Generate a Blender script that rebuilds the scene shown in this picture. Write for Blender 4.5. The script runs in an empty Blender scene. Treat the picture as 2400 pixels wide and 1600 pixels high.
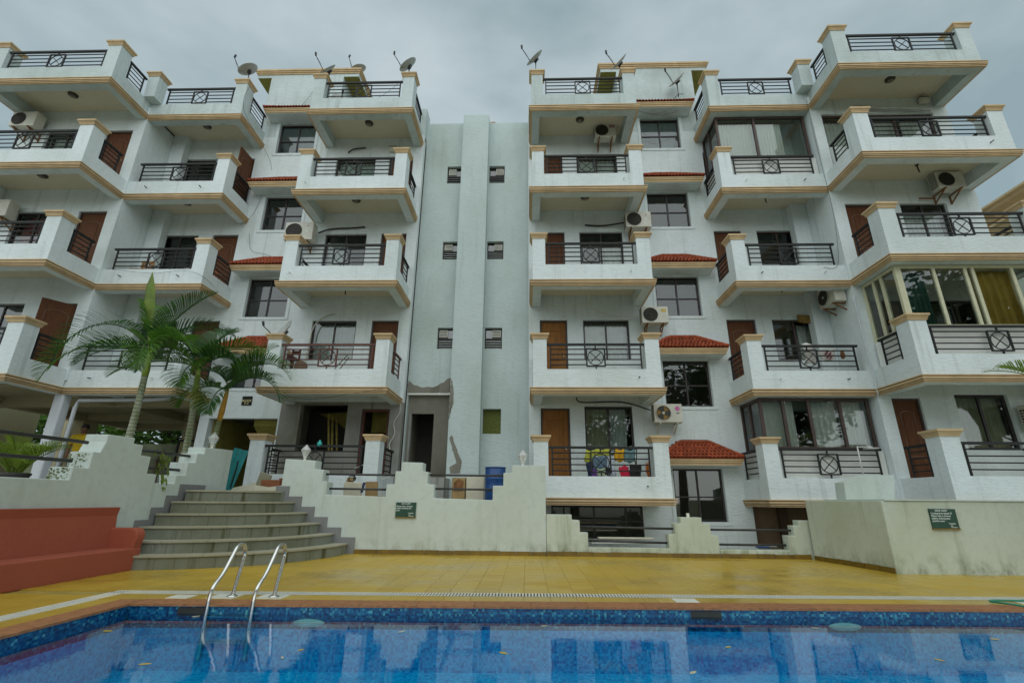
import bpy, math, random
from mathutils import Vector, Matrix
random.seed(7)
R = math.radians
scene = bpy.context.scene
col = scene.collection

# ------------------------------------------------------------------ camera
cam_d = bpy.data.cameras.new('camera')
cam_d.sensor_width = 36.0
cam_d.lens = 16.803
cam_d.clip_start = 0.05
cam_d.clip_end = 2000
cam = bpy.data.objects.new('camera', cam_d)
col.objects.link(cam)
_pi, _ya, _ro = R(18.416), R(1.845), R(0.517)
_F = Vector((-math.sin(_ya)*math.cos(_pi), math.cos(_ya)*math.cos(_pi), math.sin(_pi)))
_Rt = Vector((math.cos(_ya), math.sin(_ya), 0))
_U = _Rt.cross(_F)
_R2 = _Rt*math.cos(_ro) + _U*math.sin(_ro)
_U2 = -_Rt*math.sin(_ro) + _U*math.cos(_ro)
_M = Matrix((_R2, _U2, -_F)).transposed().to_4x4()
_M.translation = Vector((1.735, 0.0, 1.05))
cam.matrix_world = _M
scene.camera = cam

# ------------------------------------------------------------------ sky, sun, exposure
SUN_EL, SUN_AZ = R(34), R(177)      # veiled sun behind the camera
w = bpy.data.worlds.new('World')
scene.world = w
w.use_nodes = True
nt = w.node_tree
nt.nodes.clear()
def wn(t, **k):
    n = nt.nodes.new(t)
    for a, b in k.items(): setattr(n, a, b)
    return n
sky = wn('ShaderNodeTexSky', sky_type='NISHITA', sun_disc=False, sun_elevation=SUN_EL, sun_rotation=SUN_AZ)
tc = wn('ShaderNodeTexCoord')
mp = wn('ShaderNodeMapping'); mp.inputs['Scale'].default_value = (1.3, 1.3, 3.0)
n1 = wn('ShaderNodeTexNoise'); n1.inputs['Scale'].default_value = 1.6; n1.inputs['Detail'].default_value = 5; n1.inputs['Roughness'].default_value = .52
rp = wn('ShaderNodeValToRGB')
rp.color_ramp.elements[0].position = .36; rp.color_ramp.elements[0].color = (.228, .303, .324, 1)
rp.color_ramp.elements[1].position = .66; rp.color_ramp.elements[1].color = (.418, .488, .508, 1)
sc = wn('ShaderNodeVectorMath', operation='SCALE'); sc.inputs['Scale'].default_value = .09
mx = wn('ShaderNodeMix', data_type='RGBA'); mx.inputs['Factor'].default_value = .88
bg = wn('ShaderNodeBackground'); bg.inputs['Strength'].default_value = 1.0
out = wn('ShaderNodeOutputWorld')
L = nt.links.new
L(tc.outputs['Generated'], mp.inputs['Vector']); L(mp.outputs['Vector'], n1.inputs['Vector'])
L(n1.outputs['Fac'], rp.inputs['Fac']); L(sky.outputs['Color'], sc.inputs[0])
L(sc.outputs['Vector'], mx.inputs['A']); L(rp.outputs['Color'], mx.inputs['B'])
L(mx.outputs['Result'], bg.inputs['Color']); L(bg.outputs['Background'], out.inputs['Surface'])

sun_d = bpy.data.lights.new('sun', 'SUN')
sun_d.energy = 1.5
sun_d.angle = R(110)
sun_d.color = (1.0, .99, .96)
sun = bpy.data.objects.new('sun', sun_d)
col.objects.link(sun)
_sd = Vector((math.sin(SUN_AZ)*math.cos(SUN_EL), math.cos(SUN_AZ)*math.cos(SUN_EL), math.sin(SUN_EL)))
sun.rotation_euler = _sd.to_track_quat('Z', 'Y').to_euler()

vs = scene.view_settings
vs.view_transform = 'Standard'; vs.look = 'None'; vs.exposure = 0.45; vs.gamma = 1.0; vs.use_curve_mapping = False

# ------------------------------------------------------------------ materials
MATS = {}
def nodes(name):
    m = bpy.data.materials.new(name); m.use_nodes = True
    MATS[name] = m
    t = m.node_tree
    return m, t, t.nodes['Principled BSDF'], t.nodes['Material Output']
def N(t, ty, **k):
    n = t.nodes.new(ty)
    for a, b in k.items():
        if a in ('operation', 'data_type', 'blend_type', 'noise_dimensions', 'feature', 'distance', 'noise_type'): setattr(n, a, b)
        else: n.inputs[a].default_value = b
    return n
def pos(t, scale=(1, 1, 1)):
    g = t.nodes.new('ShaderNodeNewGeometry')
    m = t.nodes.new('ShaderNodeMapping'); m.inputs['Scale'].default_value = scale
    t.links.new(g.outputs['Position'], m.inputs['Vector'])
    return m.outputs['Vector']
def noise(t, vec, scale=1, detail=4, rough=.55):
    n = N(t, 'ShaderNodeTexNoise', Scale=scale, Detail=detail, Roughness=rough)
    t.links.new(vec, n.inputs['Vector'])
    return n.outputs['Fac']
def ramp(t, fac, p0, p1, c0=(0, 0, 0, 1), c1=(1, 1, 1, 1)):
    r = t.nodes.new('ShaderNodeValToRGB')
    r.color_ramp.elements[0].position = p0; r.color_ramp.elements[0].color = c0
    r.color_ramp.elements[1].position = p1; r.color_ramp.elements[1].color = c1
    t.links.new(fac, r.inputs['Fac'])
    return r.outputs['Color']
def mixc(t, fac, a, b, blend='MIX'):
    m = t.nodes.new('ShaderNodeMix'); m.data_type = 'RGBA'; m.blend_type = blend
    for s, v in (('Factor', fac), ('A', a), ('B', b)):
        if hasattr(v, 'links') or hasattr(v, 'is_output'): t.links.new(v, m.inputs[s])
        else: m.inputs[s].default_value = v if not isinstance(v, tuple) else (v if len(v) == 4 else v+(1,))
    return m.outputs['Result']
def mul(t, a, b, op='MULTIPLY'):
    m = t.nodes.new('ShaderNodeMath'); m.operation = op
    for i, v in enumerate((a, b)):
        if hasattr(v, 'is_output'): t.links.new(v, m.inputs[i])
        else: m.inputs[i].default_value = v
    return m.outputs['Value']
def bump(t, b, h, strength=.3, dist=.01):
    n = N(t, 'ShaderNodeBump', Strength=strength, Distance=dist)
    t.links.new(h, n.inputs['Height']); t.links.new(n.outputs['Normal'], b.inputs['Normal'])
def simple(name, c, rough=.6, metal=0, spec=.5, var=.12, vscale=6, bmp=0, bscale=40, stretch=(1, 1, 1), objvar=0):
    m, t, b, o = nodes(name)
    v = pos(t, stretch)
    dark = tuple(x*(1-var) for x in c); lite = tuple(min(1, x*(1+var)) for x in c)
    cc = mixc(t, ramp(t, noise(t, v, vscale), .3, .7), dark, lite)
    if objvar:
        oi = t.nodes.new('ShaderNodeObjectInfo')
        cc = mixc(t, oi.outputs['Random'], cc, mixc(t, 1.0, cc, (1-objvar, 1-objvar, 1-objvar), 'MULTIPLY'))
    t.links.new(cc, b.inputs['Base Color'])
    b.inputs['Roughness'].default_value = rough; b.inputs['Metallic'].default_value = metal
    b.inputs['Specular IOR Level'].default_value = spec
    if bmp: bump(t, b, noise(t, v, bscale, 3), bmp, .01)
    return m

def stucco(name, base, stain, amt, fine=(8, 8, 22), bstr=.7, streak=.5, base_low=None):
    m, t, b, o = nodes(name)
    big = noise(t, pos(t, (.7, .7, .5)), 1.0, 5, .6)
    st = noise(t, pos(t, (5, 5, .35)), 1.0, 4, .6)
    f = mul(t, ramp(t, big, .42, .78), amt)
    c = mixc(t, f, base, stain)
    f2 = mul(t, ramp(t, st, .56, .80), amt*streak)
    c = mixc(t, f2, c, tuple(x*.72 for x in stain))
    if base_low:
        g = t.nodes.new('ShaderNodeNewGeometry'); s = t.nodes.new('ShaderNodeSeparateXYZ')
        t.links.new(g.outputs['Position'], s.inputs[0])
        hz = ramp(t, s.outputs['Z'], .04, .34, (1, 1, 1, 1), (0, 0, 0, 1))
        ng = ramp(t, noise(t, pos(t, (3.5, 3.5, 2.2)), 1.3, 6, .68), .45, .68)
        c = mixc(t, mul(t, mul(t, hz, ng), .8), c, base_low)
    fine_n = noise(t, pos(t, fine), 1.0, 3, .6)
    c = mixc(t, ramp(t, fine_n, .28, .52, (.24, .24, .24, 1), (0, 0, 0, 1)), c, tuple(x*.62 for x in base))
    t.links.new(c, b.inputs['Base Color'])
    b.inputs['Roughness'].default_value = .85
    b.inputs['Specular IOR Level'].default_value = .25
    bump(t, b, fine_n, bstr, .015)
    return m

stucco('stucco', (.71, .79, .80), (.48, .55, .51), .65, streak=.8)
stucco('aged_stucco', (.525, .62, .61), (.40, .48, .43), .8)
stucco('terrace_stucco', (.56, .65, .65), (.34, .40, .36), .8, streak=.8)
stucco('pool_wall', (.55, .625, .585), (.44, .485, .39), .6, fine=(9, 9, 9), bstr=.12, streak=.75, base_low=(.14, .15, .06))
stucco('pool_wall_mossy', (.54, .60, .52), (.39, .43, .28), .75, fine=(9, 9, 9), bstr=.12, streak=1.2, base_low=(.10, .12, .05))
stucco('wall_cream', (.76, .75, .66), (.62, .60, .46), .5, fine=(20, 20, 20), bstr=.1, streak=.3)
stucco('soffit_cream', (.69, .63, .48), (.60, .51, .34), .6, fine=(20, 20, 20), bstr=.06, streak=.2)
stucco('bare_concrete', (.31, .32, .30), (.12, .115, .065), .95, fine=(10, 10, 6), bstr=.3, streak=1.3)
stucco('wet_plaster', (.23, .225, .19), (.11, .105, .065), .95, fine=(10, 10, 6), bstr=.25, streak=1.0)
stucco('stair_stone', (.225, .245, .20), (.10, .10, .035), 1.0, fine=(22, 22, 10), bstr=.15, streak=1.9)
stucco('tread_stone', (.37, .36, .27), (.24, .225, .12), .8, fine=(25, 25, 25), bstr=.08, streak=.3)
stucco('grey_stone', (.22, .23, .23), (.15, .15, .13), .6, fine=(30, 30, 30), bstr=.15, streak=.3)
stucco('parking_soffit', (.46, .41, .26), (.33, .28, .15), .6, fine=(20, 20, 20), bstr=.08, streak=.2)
stucco('column_white', (.62, .66, .70), (.48, .52, .53), .4, fine=(20, 20, 20), bstr=.08, streak=.4)
stucco('red_paint', (.37, .100, .058), (.30, .078, .045), .6, fine=(30, 30, 30), bstr=.08, streak=.2)
simple('cornice_tan', (.55, .405, .225), .7, var=.14, vscale=3, bmp=.1)
simple('groove_brown', (.12, .07, .035), .8)
simple('roof_tile_red', (.36, .080, .034), .75, spec=.25, var=.3, vscale=9, bmp=.15, objvar=.35)
simple('iron_black', (.008, .010, .010), .65, var=.3, vscale=20)
simple('iron_brown', (.09, .028, .018), .55, var=.3, vscale=20)
simple('pipe_rail', (.035, .034, .032), .5, var=.4, vscale=14, bmp=.1)
simple('frame_dark', (.024, .020, .018), .45, var=.2)
simple('frame_brown', (.055, .032, .026), .45, var=.2)
simple('frame_cream', (.56, .56, .38), .5, var=.08)
simple('door_brown', (.105, .040, .016), .6, spec=.2, var=.22, vscale=5, stretch=(6, 6, .7))
simple('door_honey', (.22, .092, .018), .55, spec=.25, var=.25, vscale=5, stretch=(6, 6, .7))
simple('door_groove', (.16, .09, .055), .5)
simple('panel_white', (.74, .76, .72), .6, var=.06)
simple('curtain_white', (.74, .76, .72), .9, var=.07, vscale=3)
simple('curtain_sheer', (.62, .68, .66), .9, var=.1, vscale=4)
simple('curtain_gold', (.55, .38, .08), .85, var=.2, vscale=3)
simple('curtain_green', (.05, .13, .11), .85, var=.2, vscale=3)
simple('curtain_olive', (.46, .47, .33), .9, var=.12, vscale=4)
simple('curtain_red', (.26, .05, .06), .9, var=.25, vscale=4)
simple('ac_white', (.58, .58, .50), .5, var=.1, vscale=4)
simple('ac_dark', (.035, .033, .025), .6)
simple('fan_amber', (.20, .12, .02), .5, var=.4, vscale=9)
simple('rust', (.20, .09, .03), .85, var=.4, vscale=14, bmp=.3)
simple('plastic_black', (.02, .02, .022), .5)
simple('cable_black', (.025, .027, .028), .6)
simple('cable_white', (.62, .62, .58), .6)
simple('dish_grey', (.40, .42, .40), .5, var=.15, vscale=5)
simple('label_red', (.22, .02, .03), .5)
simple('label_pink', (.52, .12, .33), .5)
simple('label_yellow', (.55, .38, .06), .5)
simple('print_dark', (.06, .07, .07), .6)
simple('lamp_bronze', (.055, .040, .026), .5)
simple('lamp_lens', (.20, .17, .12), .3)
simple('sign_green', (.006, .055, .030), .35, var=.1)
simple('sign_black', (.010, .013, .012), .7, spec=.2)
simple('sign_print', (.62, .70, .66), .6)
simple('sign_gold', (.62, .55, .26), .5)
simple('coping', (.36, .155, .058), .6, var=.28, vscale=18, bmp=.2, objvar=.15)
simple('grate_white', (.70, .70, .60), .5, var=.08)
simple('grate_dark', (.06, .05, .025), .8)
simple('skirting', (.19, .12, .012), .45, var=.22, vscale=7, objvar=.25)
simple('grout', (.18, .12, .035), .8, var=.2)
simple('deck_base', (.36, .26, .05), .7, var=.2)
simple('steel', (.62, .62, .58), .16, metal=1, var=.05)
simple('plate_white', (.68, .68, .58), .5)
simple('drum_blue', (.010, .060, .20), .4, var=.2, vscale=8)
simple('teal_paint', (.010, .24, .25), .45, var=.12)
simple('teal_clear', (.03, .40, .36), .25)
simple('hose_green', (.02, .22, .13), .4)
simple('cream_slab', (.58, .55, .42), .55, var=.08)
simple('terracotta', (.46, .17, .075), .6, var=.15, objvar=.5)
simple('wood_light', (.36, .19, .06), .6, var=.3, vscale=8, stretch=(1, 1, 6))
simple('bamboo', (.30, .25, .06), .6, var=.35, vscale=9)
simple('wood_box', (.33, .22, .09), .7, var=.2)
simple('yellow_cloth', (.62, .42, .012), .85, var=.12, vscale=9)
simple('orange_cloth', (.62, .34, .01), .85, var=.12)
simple('lime_cloth', (.44, .46, .05), .85, var=.15)
simple('denim_cloth', (.14, .22, .30), .9, var=.3, vscale=8)
simple('teal_cloth', (.13, .24, .26), .9, var=.3, vscale=8)
simple('navy_cloth', (.02, .035, .09), .9, var=.3)
simple('violet_cloth', (.16, .06, .30), .9, var=.3, vscale=14)
simple('pale_cloth', (.52, .58, .66), .9, var=.1)
simple('red_cloth', (.52, .012, .05), .8, var=.12)
simple('black_cloth', (.018, .018, .02), .9)
simple('mint_cloth', (.42, .55, .34), .9)
simple('print_cloth', (.62, .60, .55), .9)
simple('orange_net', (.48, .15, .02), .8, var=.4, vscale=20)
simple('skin', (.22, .105, .055), .55, var=.1)
simple('hair', (.012, .010, .009), .6)
simple('trousers', (.05, .055, .07), .9)
m, t, b, o = nodes('palm_trunk')
wv = t.nodes.new('ShaderNodeTexWave'); wv.bands_direction = 'Z'; wv.inputs['Scale'].default_value = 4.2; wv.inputs['Distortion'].default_value = 1.6; wv.inputs['Detail'].default_value = 2
t.links.new(pos(t), wv.inputs['Vector'])
c = mixc(t, ramp(t, noise(t, pos(t, (2, 2, 1)), 2.0, 4), .35, .65), (.17, .20, .09), (.40, .42, .33))
c = mixc(t, mul(t, ramp(t, wv.outputs['Fac'], .0, .22, (1, 1, 1, 1), (0, 0, 0, 1)), .7), c, (.07, .075, .04))
t.links.new(c, b.inputs['Base Color']); b.inputs['Roughness'].default_value = .85; bump(t, b, wv.outputs['Fac'], .4, .02)
simple('crown_shaft', (.20, .28, .03), .5, var=.25, vscale=6)
simple('orange_shaft', (.46, .24, .02), .55, var=.3, vscale=8)
simple('fruit_stalk', (.26, .26, .05), .7, var=.3, vscale=20)
simple('bark', (.085, .065, .045), .9, var=.3, vscale=8, bmp=.4)
simple('soil', (.06, .045, .03), .95)
simple('pot_dark', (.05, .052, .05), .6, var=.3)
simple('concrete_floor', (.30, .30, .27), .85, var=.12, vscale=3)
simple('earth', (.30, .27, .19), .95, var=.3, vscale=1.2)
simple('room', (.30, .28, .22), .9, var=.05)
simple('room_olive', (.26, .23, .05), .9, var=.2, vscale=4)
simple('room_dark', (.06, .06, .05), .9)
simple('wood_panel', (.085, .052, .030), .6, var=.15, stretch=(5, 5, 1))
simple('brown_wall', (.20, .14, .09), .8, var=.1)
simple('boundary_wall', (.12, .14, .08), .9, var=.3, vscale=3)
simple('neighbour_wall', (.70, .70, .62), .85, var=.05)
simple('yellow_leaf', (.60, .40, .01), .6)
simple('pale_leaf', (.55, .52, .34), .6)
simple('moss', (.11, .13, .03), .95, var=.4, vscale=30)

def leafmat(name, c, var=.35, trans=.38, rough=.42):
    m, t, b, o = nodes(name)
    v = pos(t)
    cc = mixc(t, ramp(t, noise(t, v, 3.2, 3), .3, .72), tuple(x*(1-var) for x in c), tuple(min(1, x*(1+var)) for x in c))
    t.links.new(cc, b.inputs['Base Color']); b.inputs['Roughness'].default_value = rough
    tr = t.nodes.new('ShaderNodeBsdfTranslucent'); t.links.new(cc, tr.inputs['Color'])
    ms = t.nodes.new('ShaderNodeMixShader'); ms.inputs[0].default_value = trans
    t.links.new(b.outputs[0], ms.inputs[1]); t.links.new(tr.outputs[0], ms.inputs[2]); t.links.new(ms.outputs[0], o.inputs['Surface'])
leafmat('palm_leaf', (.034, .108, .018))
leafmat('palm_leaf_light', (.085, .20, .022))
leafmat('yellow_palm', (.17, .26, .02), trans=.35)
leafmat('tree_leaf', (.030, .075, .014), var=.5)
leafmat('bright_leaf', (.075, .17, .018), var=.45, trans=.35)
leafmat('vine_leaf', (.17, .24, .04), trans=.3)

# deck tiles: glazed mustard tiles, damp in patches
m, t, b, o = nodes('deck_tile')
oi = t.nodes.new('ShaderNodeObjectInfo')
c = mixc(t, oi.outputs['Random'], (.53, .36, .042), (.46, .30, .030))
pn = noise(t, pos(t, (.55, .9, 1)), 1.0, 4, .6)
c = mixc(t, mul(t, ramp(t, pn, .50, .72), .45), c, (.27, .185, .022))
c = mixc(t, mul(t, ramp(t, noise(t, pos(t, (1.5, 2.6, 1)), 2.0, 5, .65), .56, .75), .35), c, (.40, .34, .15))
t.links.new(c, b.inputs['Base Color'])
rr = mul(t, ramp(t, pn, .36, .62, (.46, .46, .46, 1), (.20, .20, .20, 1)), 1.0)
t.links.new(rr, b.inputs['Roughness'])
b.inputs['Specular IOR Level'].default_value = .36
bump(t, b, noise(t, pos(t, (1, 1, 1)), 9, 3), .06, .01)

# pool mosaic
m, t, b, o = nodes('mosaic')
g = t.nodes.new('ShaderNodeNewGeometry')
ad = N(t, 'ShaderNodeVectorMath', operation='ADD'); ad.inputs[1].default_value = (.0071, .0071, .0071)
t.links.new(g.outputs['Position'], ad.inputs[0])
s1 = N(t, 'ShaderNodeVectorMath', operation='SCALE'); s1.inputs['Scale'].default_value = 1/.022
t.links.new(ad.outputs[0], s1.inputs[0])
fl = N(t, 'ShaderNodeVectorMath', operation='FLOOR'); t.links.new(s1.outputs[0], fl.inputs[0])
wnz = t.nodes.new('ShaderNodeTexWhiteNoise'); t.links.new(fl.outputs[0], wnz.inputs['Vector'])
r = t.nodes.new('ShaderNodeValToRGB')
e = r.color_ramp.elements
e[0].position = 0; e[0].color = (.004, .24, .52, 1)
e[1].position = 1; e[1].color = (.03, .54, .82, 1)
for p_, c_ in ((.25, (.005, .35, .66, 1)), (.6, (.008, .44, .74, 1)), (.88, (.02, .52, .80, 1))):
    q = e.new(p_); q.color = c_
t.links.new(wnz.outputs['Value'], r.inputs['Fac'])
t.links.new(r.outputs['Color'], b.inputs['Base Color'])
b.inputs['Roughness'].default_value = .25

m2 = m.copy(); m2.name = 'mosaic_border'; MATS['mosaic_border'] = m2
for n_ in m2.node_tree.nodes:
    if n_.type == 'VALTORGB':
        for el_, c_ in zip(n_.color_ramp.elements, ((.004, .030, .10, 1), (.004, .065, .17, 1), (.006, .11, .25, 1), (.015, .19, .31, 1), (.09, .38, .42, 1))): el_.color = c_
# glass: thin pane, mostly clear, mirror-like reflection by Fresnel
def glass(name, tint, base=.05):
    m, t, b, o = nodes(name)
    t.nodes.remove(b)
    tr = t.nodes.new('ShaderNodeBsdfTransparent'); tr.inputs['Color'].default_value = tint+(1,)
    gl = t.nodes.new('ShaderNodeBsdfGlossy'); gl.inputs['Roughness'].default_value = .015; gl.inputs['Color'].default_value = (.9, .95, .95, 1)
    fr = t.nodes.new('ShaderNodeFresnel'); fr.inputs['IOR'].default_value = 1.5
    ms = t.nodes.new('ShaderNodeMixShader')
    t.links.new(mul(t, mul(t, fr.outputs[0], 1.25), base, 'ADD'), ms.inputs[0])
    t.links.new(tr.outputs[0], ms.inputs[1]); t.links.new(gl.outputs[0], ms.inputs[2]); t.links.new(ms.outputs[0], o.inputs['Surface'])
glass('glass', (.72, .78, .75))
glass('glass_dark', (.16, .18, .17), .10)
m, t, b, o = nodes('lamp_glass')
b.inputs['Base Color'].default_value = (.80, .82, .80, 1); b.inputs['Roughness'].default_value = .12
b.inputs['Transmission Weight'].default_value = .45

# water: clear, tinted, rippled
m, t, b, o = nodes('water')
t.nodes.remove(b)
nz = noise(t, pos(t, (1.0, 1.6, 1)), 2.2, 3, .5)
bp = N(t, 'ShaderNodeBump', Strength=.022, Distance=.05); t.links.new(nz, bp.inputs['Height'])
nz2 = noise(t, pos(t, (1.0, 1.8, 1)), 26, 2, .5)
bp2 = N(t, 'ShaderNodeBump', Strength=.014, Distance=.01); t.links.new(nz2, bp2.inputs['Height']); t.links.new(bp.outputs[0], bp2.inputs['Normal'])
tr = t.nodes.new('ShaderNodeBsdfTransparent'); tr.inputs['Color'].default_value = (.62, .97, 1.0, 1)
gl = t.nodes.new('ShaderNodeBsdfGlossy'); gl.inputs['Roughness'].default_value = .0; gl.inputs['Color'].default_value = (1, 1, 1, 1)
fr = t.nodes.new('ShaderNodeFresnel'); fr.inputs['IOR'].default_value = 1.333
t.links.new(bp2.outputs[0], gl.inputs['Normal']); t.links.new(bp2.outputs[0], fr.inputs['Normal'])
ms = t.nodes.new('ShaderNodeMixShader'); t.links.new(fr.outputs[0], ms.inputs[0])
t.links.new(tr.outputs[0], ms.inputs[1]); t.links.new(gl.outputs[0], ms.inputs[2]); t.links.new(ms.outputs[0], o.inputs['Surface'])

# ------------------------------------------------------------------ mesh helpers
class MB:
    def __init__(self): self.v = []; self.f = []
    def box(self, x0, x1, y0, y1, z0, z1):
        x0, x1 = sorted((x0, x1)); y0, y1 = sorted((y0, y1)); z0, z1 = sorted((z0, z1))
        n = len(self.v)
        self.v += [(x, y, z) for z in (z0, z1) for y in (y0, y1) for x in (x0, x1)]
        self.f += [tuple(n+i for i in q) for q in ((0, 2, 3, 1), (4, 5, 7, 6), (0, 1, 5, 4), (2, 6, 7, 3), (0, 4, 6, 2), (1, 3, 7, 5))]
        return self
    def poly(self, pts):
        n = len(self.v); self.v += [tuple(p) for p in pts]; self.f.append(tuple(range(n, n+len(pts)))); return self
    def prism(self, pts, fn0, fn1):
        """closed outline pts (2d); fn0/fn1 map a 2d point to the two ends"""
        n = len(self.v); k = len(pts)
        self.v += [tuple(fn0(*p)) for p in pts] + [tuple(fn1(*p)) for p in pts]
        self.f.append(tuple(range(n+k-1, n-1, -1))); self.f.append(tuple(range(n+k, n+2*k)))
        for i in range(k):
            j = (i+1) % k
            self.f.append((n+i, n+j, n+k+j, n+k+i))
        return self
    def bar(self, a, b, w, h=None):
        """square bar from a to b"""
        return self.tube([a, b], w*.7071, 4, rot=math.pi/4, squash=(h/w if h else 1))
    def tube(self, pts, r, n=6, rot=0, squash=1, cap=True):
        P = [Vector(p) for p in pts]; rs = r if isinstance(r, (list, tuple)) else [r]*len(P)
        base = len(self.v)
        ref = None
        for i, p in enumerate(P):
            d = (P[min(i+1, len(P)-1)] - P[max(i-1, 0)]).normalized()
            if ref is None:
                ref = Vector((0, 0, 1)) if abs(d.z) < .95 else Vector((0, 1, 0))
            a = d.cross(ref)
            if a.length < 1e-4: a = d.cross(Vector((1, 0, 0)))
            a.normalize(); bb = a.cross(d).normalized()
            for k in range(n):
                t = rot + 2*math.pi*k/n
                q = p + (a*math.cos(t) + bb*math.sin(t)*squash)*rs[i]
                self.v.append(tuple(q))
        for i in range(len(P)-1):
            for k in range(n):
                k2 = (k+1) % n
                self.f.append((base+i*n+k, base+i*n+k2, base+(i+1)*n+k2, base+(i+1)*n+k))
        if cap:
            self.f.append(tuple(base+k for k in range(n-1, -1, -1)))
            self.f.append(tuple(base+(len(P)-1)*n+k for k in range(n)))
        return self
    def lathe(self, prof, c, n=12, ax=None):
        """prof: (radius, height) list around a vertical axis at c"""
        base = len(self.v)
        for r_, z_ in prof:
            for k in range(n):
                t = 2*math.pi*k/n
                self.v.append((c[0]+r_*math.cos(t), c[1]+r_*math.sin(t), c[2]+z_))
        for i in range(len(prof)-1):
            for k in range(n):
                k2 = (k+1) % n
                self.f.append((base+i*n+k, base+i*n+k2, base+(i+1)*n+k2, base+(i+1)*n+k))
        self.f.append(tuple(base+k for k in range(n-1, -1, -1)))
        self.f.append(tuple(base+(len(prof)-1)*n+k for k in range(n)))
        return self
    def xform(self, M, start=0):
        for i in range(start, len(self.v)): self.v[i] = tuple(M @ Vector(self.v[i]))
        return self
    def mesh(self, name, mat, smooth=False):
        me = bpy.data.meshes.new(name); me.from_pydata(self.v, [], self.f); me.update()
        if mat: me.materials.append(MATS[mat])
        if smooth: me.polygons.foreach_set('use_smooth', [True]*len(me.polygons))
        return me
    def build(self, name, mat, parent=None, smooth=False, **props):
        return link(name, self.mesh(name, mat, smooth), parent, **props)
def link(name, me, parent=None, **props):
    o = bpy.data.objects.new(name, me); col.objects.link(o)
    if parent is not None: o.parent = parent
    for k, v_ in props.items(): o[k] = v_
    return o
def empty(name, loc=(0, 0, 0), **props):
    o = bpy.data.objects.new(name, None); o.empty_display_size = .1; col.objects.link(o); o.location = loc
    for k, v_ in props.items(): o[k] = v_
    return o
def thing(name, label, cat, group=None):
    o = empty(name, label=label, category=cat)
    if group: o['group'] = group
    return o
def tag(o, label, cat, group=None):
    o['label'] = label; o['category'] = cat
    if group: o['group'] = group
    return o
def rehome(root, loc):
    """move an empty to the thing's base; its parts, modelled in place, stay where they are"""
    root.location = loc
    for ch in root.children: ch.location = tuple(a-b for a, b in zip(ch.location, loc))
def bevelled(o, wdt=.006, seg=2):
    md = o.modifiers.new('bevel', 'BEVEL'); md.width = wdt; md.segments = seg; md.limit_method = 'ANGLE'
    return o
def off_path(pts, o, closed=False):
    """offset a 2d path to its left by o with mitred corners"""
    n = len(pts); res = []
    def nrm(a, b):
        d = Vector((b[0]-a[0], b[1]-a[1])).normalized(); return Vector((-d.y, d.x))
    for i in range(n):
        if closed or 0 < i < n-1:
            n1_ = nrm(pts[i-1], pts[i]); n2_ = nrm(pts[i], pts[(i+1) % n])
            mm = (n1_+n2_); mm = mm/max(mm.length_squared, 1e-6)*2
        elif i == 0: mm = nrm(pts[0], pts[1])
        else: mm = nrm(pts[-2], pts[-1])
        res.append((pts[i][0]+mm.x*o, pts[i][1]+mm.y*o))
    return res
def sweep(mb, path, prof, z, closed=False):
    """profile (offset, dz) swept along a plan path"""
    base = len(mb.v); k = len(prof); n = len(path)
    rows = [off_path(path, o_, closed) for o_, _ in prof]
    for i in range(n):
        for j in range(k): mb.v.append((rows[j][i][0], rows[j][i][1], z+prof[j][1]))
    for i in range(n if closed else n-1):
        i2 = (i+1) % n
        for j in range(k-1):
            mb.f.append((base+i*k+j, base+i2*k+j, base+i2*k+j+1, base+i*k+j+1))
    if not closed:
        mb.f.append(tuple(base+j for j in range(k))); mb.f.append(tuple(base+(n-1)*k+j for j in range(k-1, -1, -1)))
    return mb
# ------------------------------------------------------------------ the building
YW, YO, YE = 13.43, 12.03, 13.78          # main facade, outer wings, central block
ZC = {0: 1.133, 1: 3.789, 2: 6.789, 3: 9.789, 4: 12.789}   # cornice top of each storey
FL = {k: z+.31 for k, z in ZC.items()}
bld = thing('apartment_building', 'white five-storey apartment block with stepped balconies and tan cornices behind the pool', 'building')

def wall(name, x0, x1, z0, z1, y, ops, mat, parent=bld, th=.22):
    xs = sorted({x0, x1, *[min(max(v, x0), x1) for o in ops for v in o[:2]]})
    zs = sorted({z0, z1, *[min(max(v, z0), z1) for o in ops for v in o[2:4]]})
    mb = MB()
    for i in range(len(xs)-1):
        run = None
        for j in range(len(zs)):
            inside = True
            if j < len(zs)-1:
                cx, cz = (xs[i]+xs[i+1])/2, (zs[j]+zs[j+1])/2
                inside = any(o[0] < cx < o[1] and o[2] < cz < o[3] for o in ops)
            if not inside:
                if run is None: run = zs[j]
            elif run is not None:
                mb.box(xs[i], xs[i+1], y, y+th, run, zs[j]); run = None
    return mb.build(name, mat, parent)

GZ = [(12.40, 13.67), (9.36, 10.65), (6.32, 7.62), (3.60, 4.94), (.57, 1.91)]
opR, opL, opIR, opIL = [], [], [], []
for k in (1, 2, 3):
    f = FL[k]
    for ops, s in ((opR, 1), (opL, -1)):
        for a, b_, lo, hi in ((2.13, 2.95, f, f+2.1), (3.42, 4.78, f+.85, f+2.1), (7.65, 8.50, f, f+2.1), (8.98, 10.28, f+.85, f+2.1)):
            ops.append((min(s*a, s*b_), max(s*a, s*b_), lo, hi))
    for ops, s in ((opIR, 1), (opIL, -1)):
        lst = ((10.85, 11.72, f, f+2.1), (12.38, 13.68, f+.85, f+2.1))
        if s == 1 and k == 3: lst = ((10.80, 14.15, f+.05, f+2.32),)
        for a, b_, lo, hi in lst: ops.append((min(s*a, s*b_), max(s*a, s*b_), lo, hi))
for i, (lo, hi) in enumerate(GZ):
    opR.append((5.66, 6.98, lo, hi))
    if i < 4: opL.append((-6.98, -5.66, lo if i < 3 else 4.10, hi))
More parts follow.
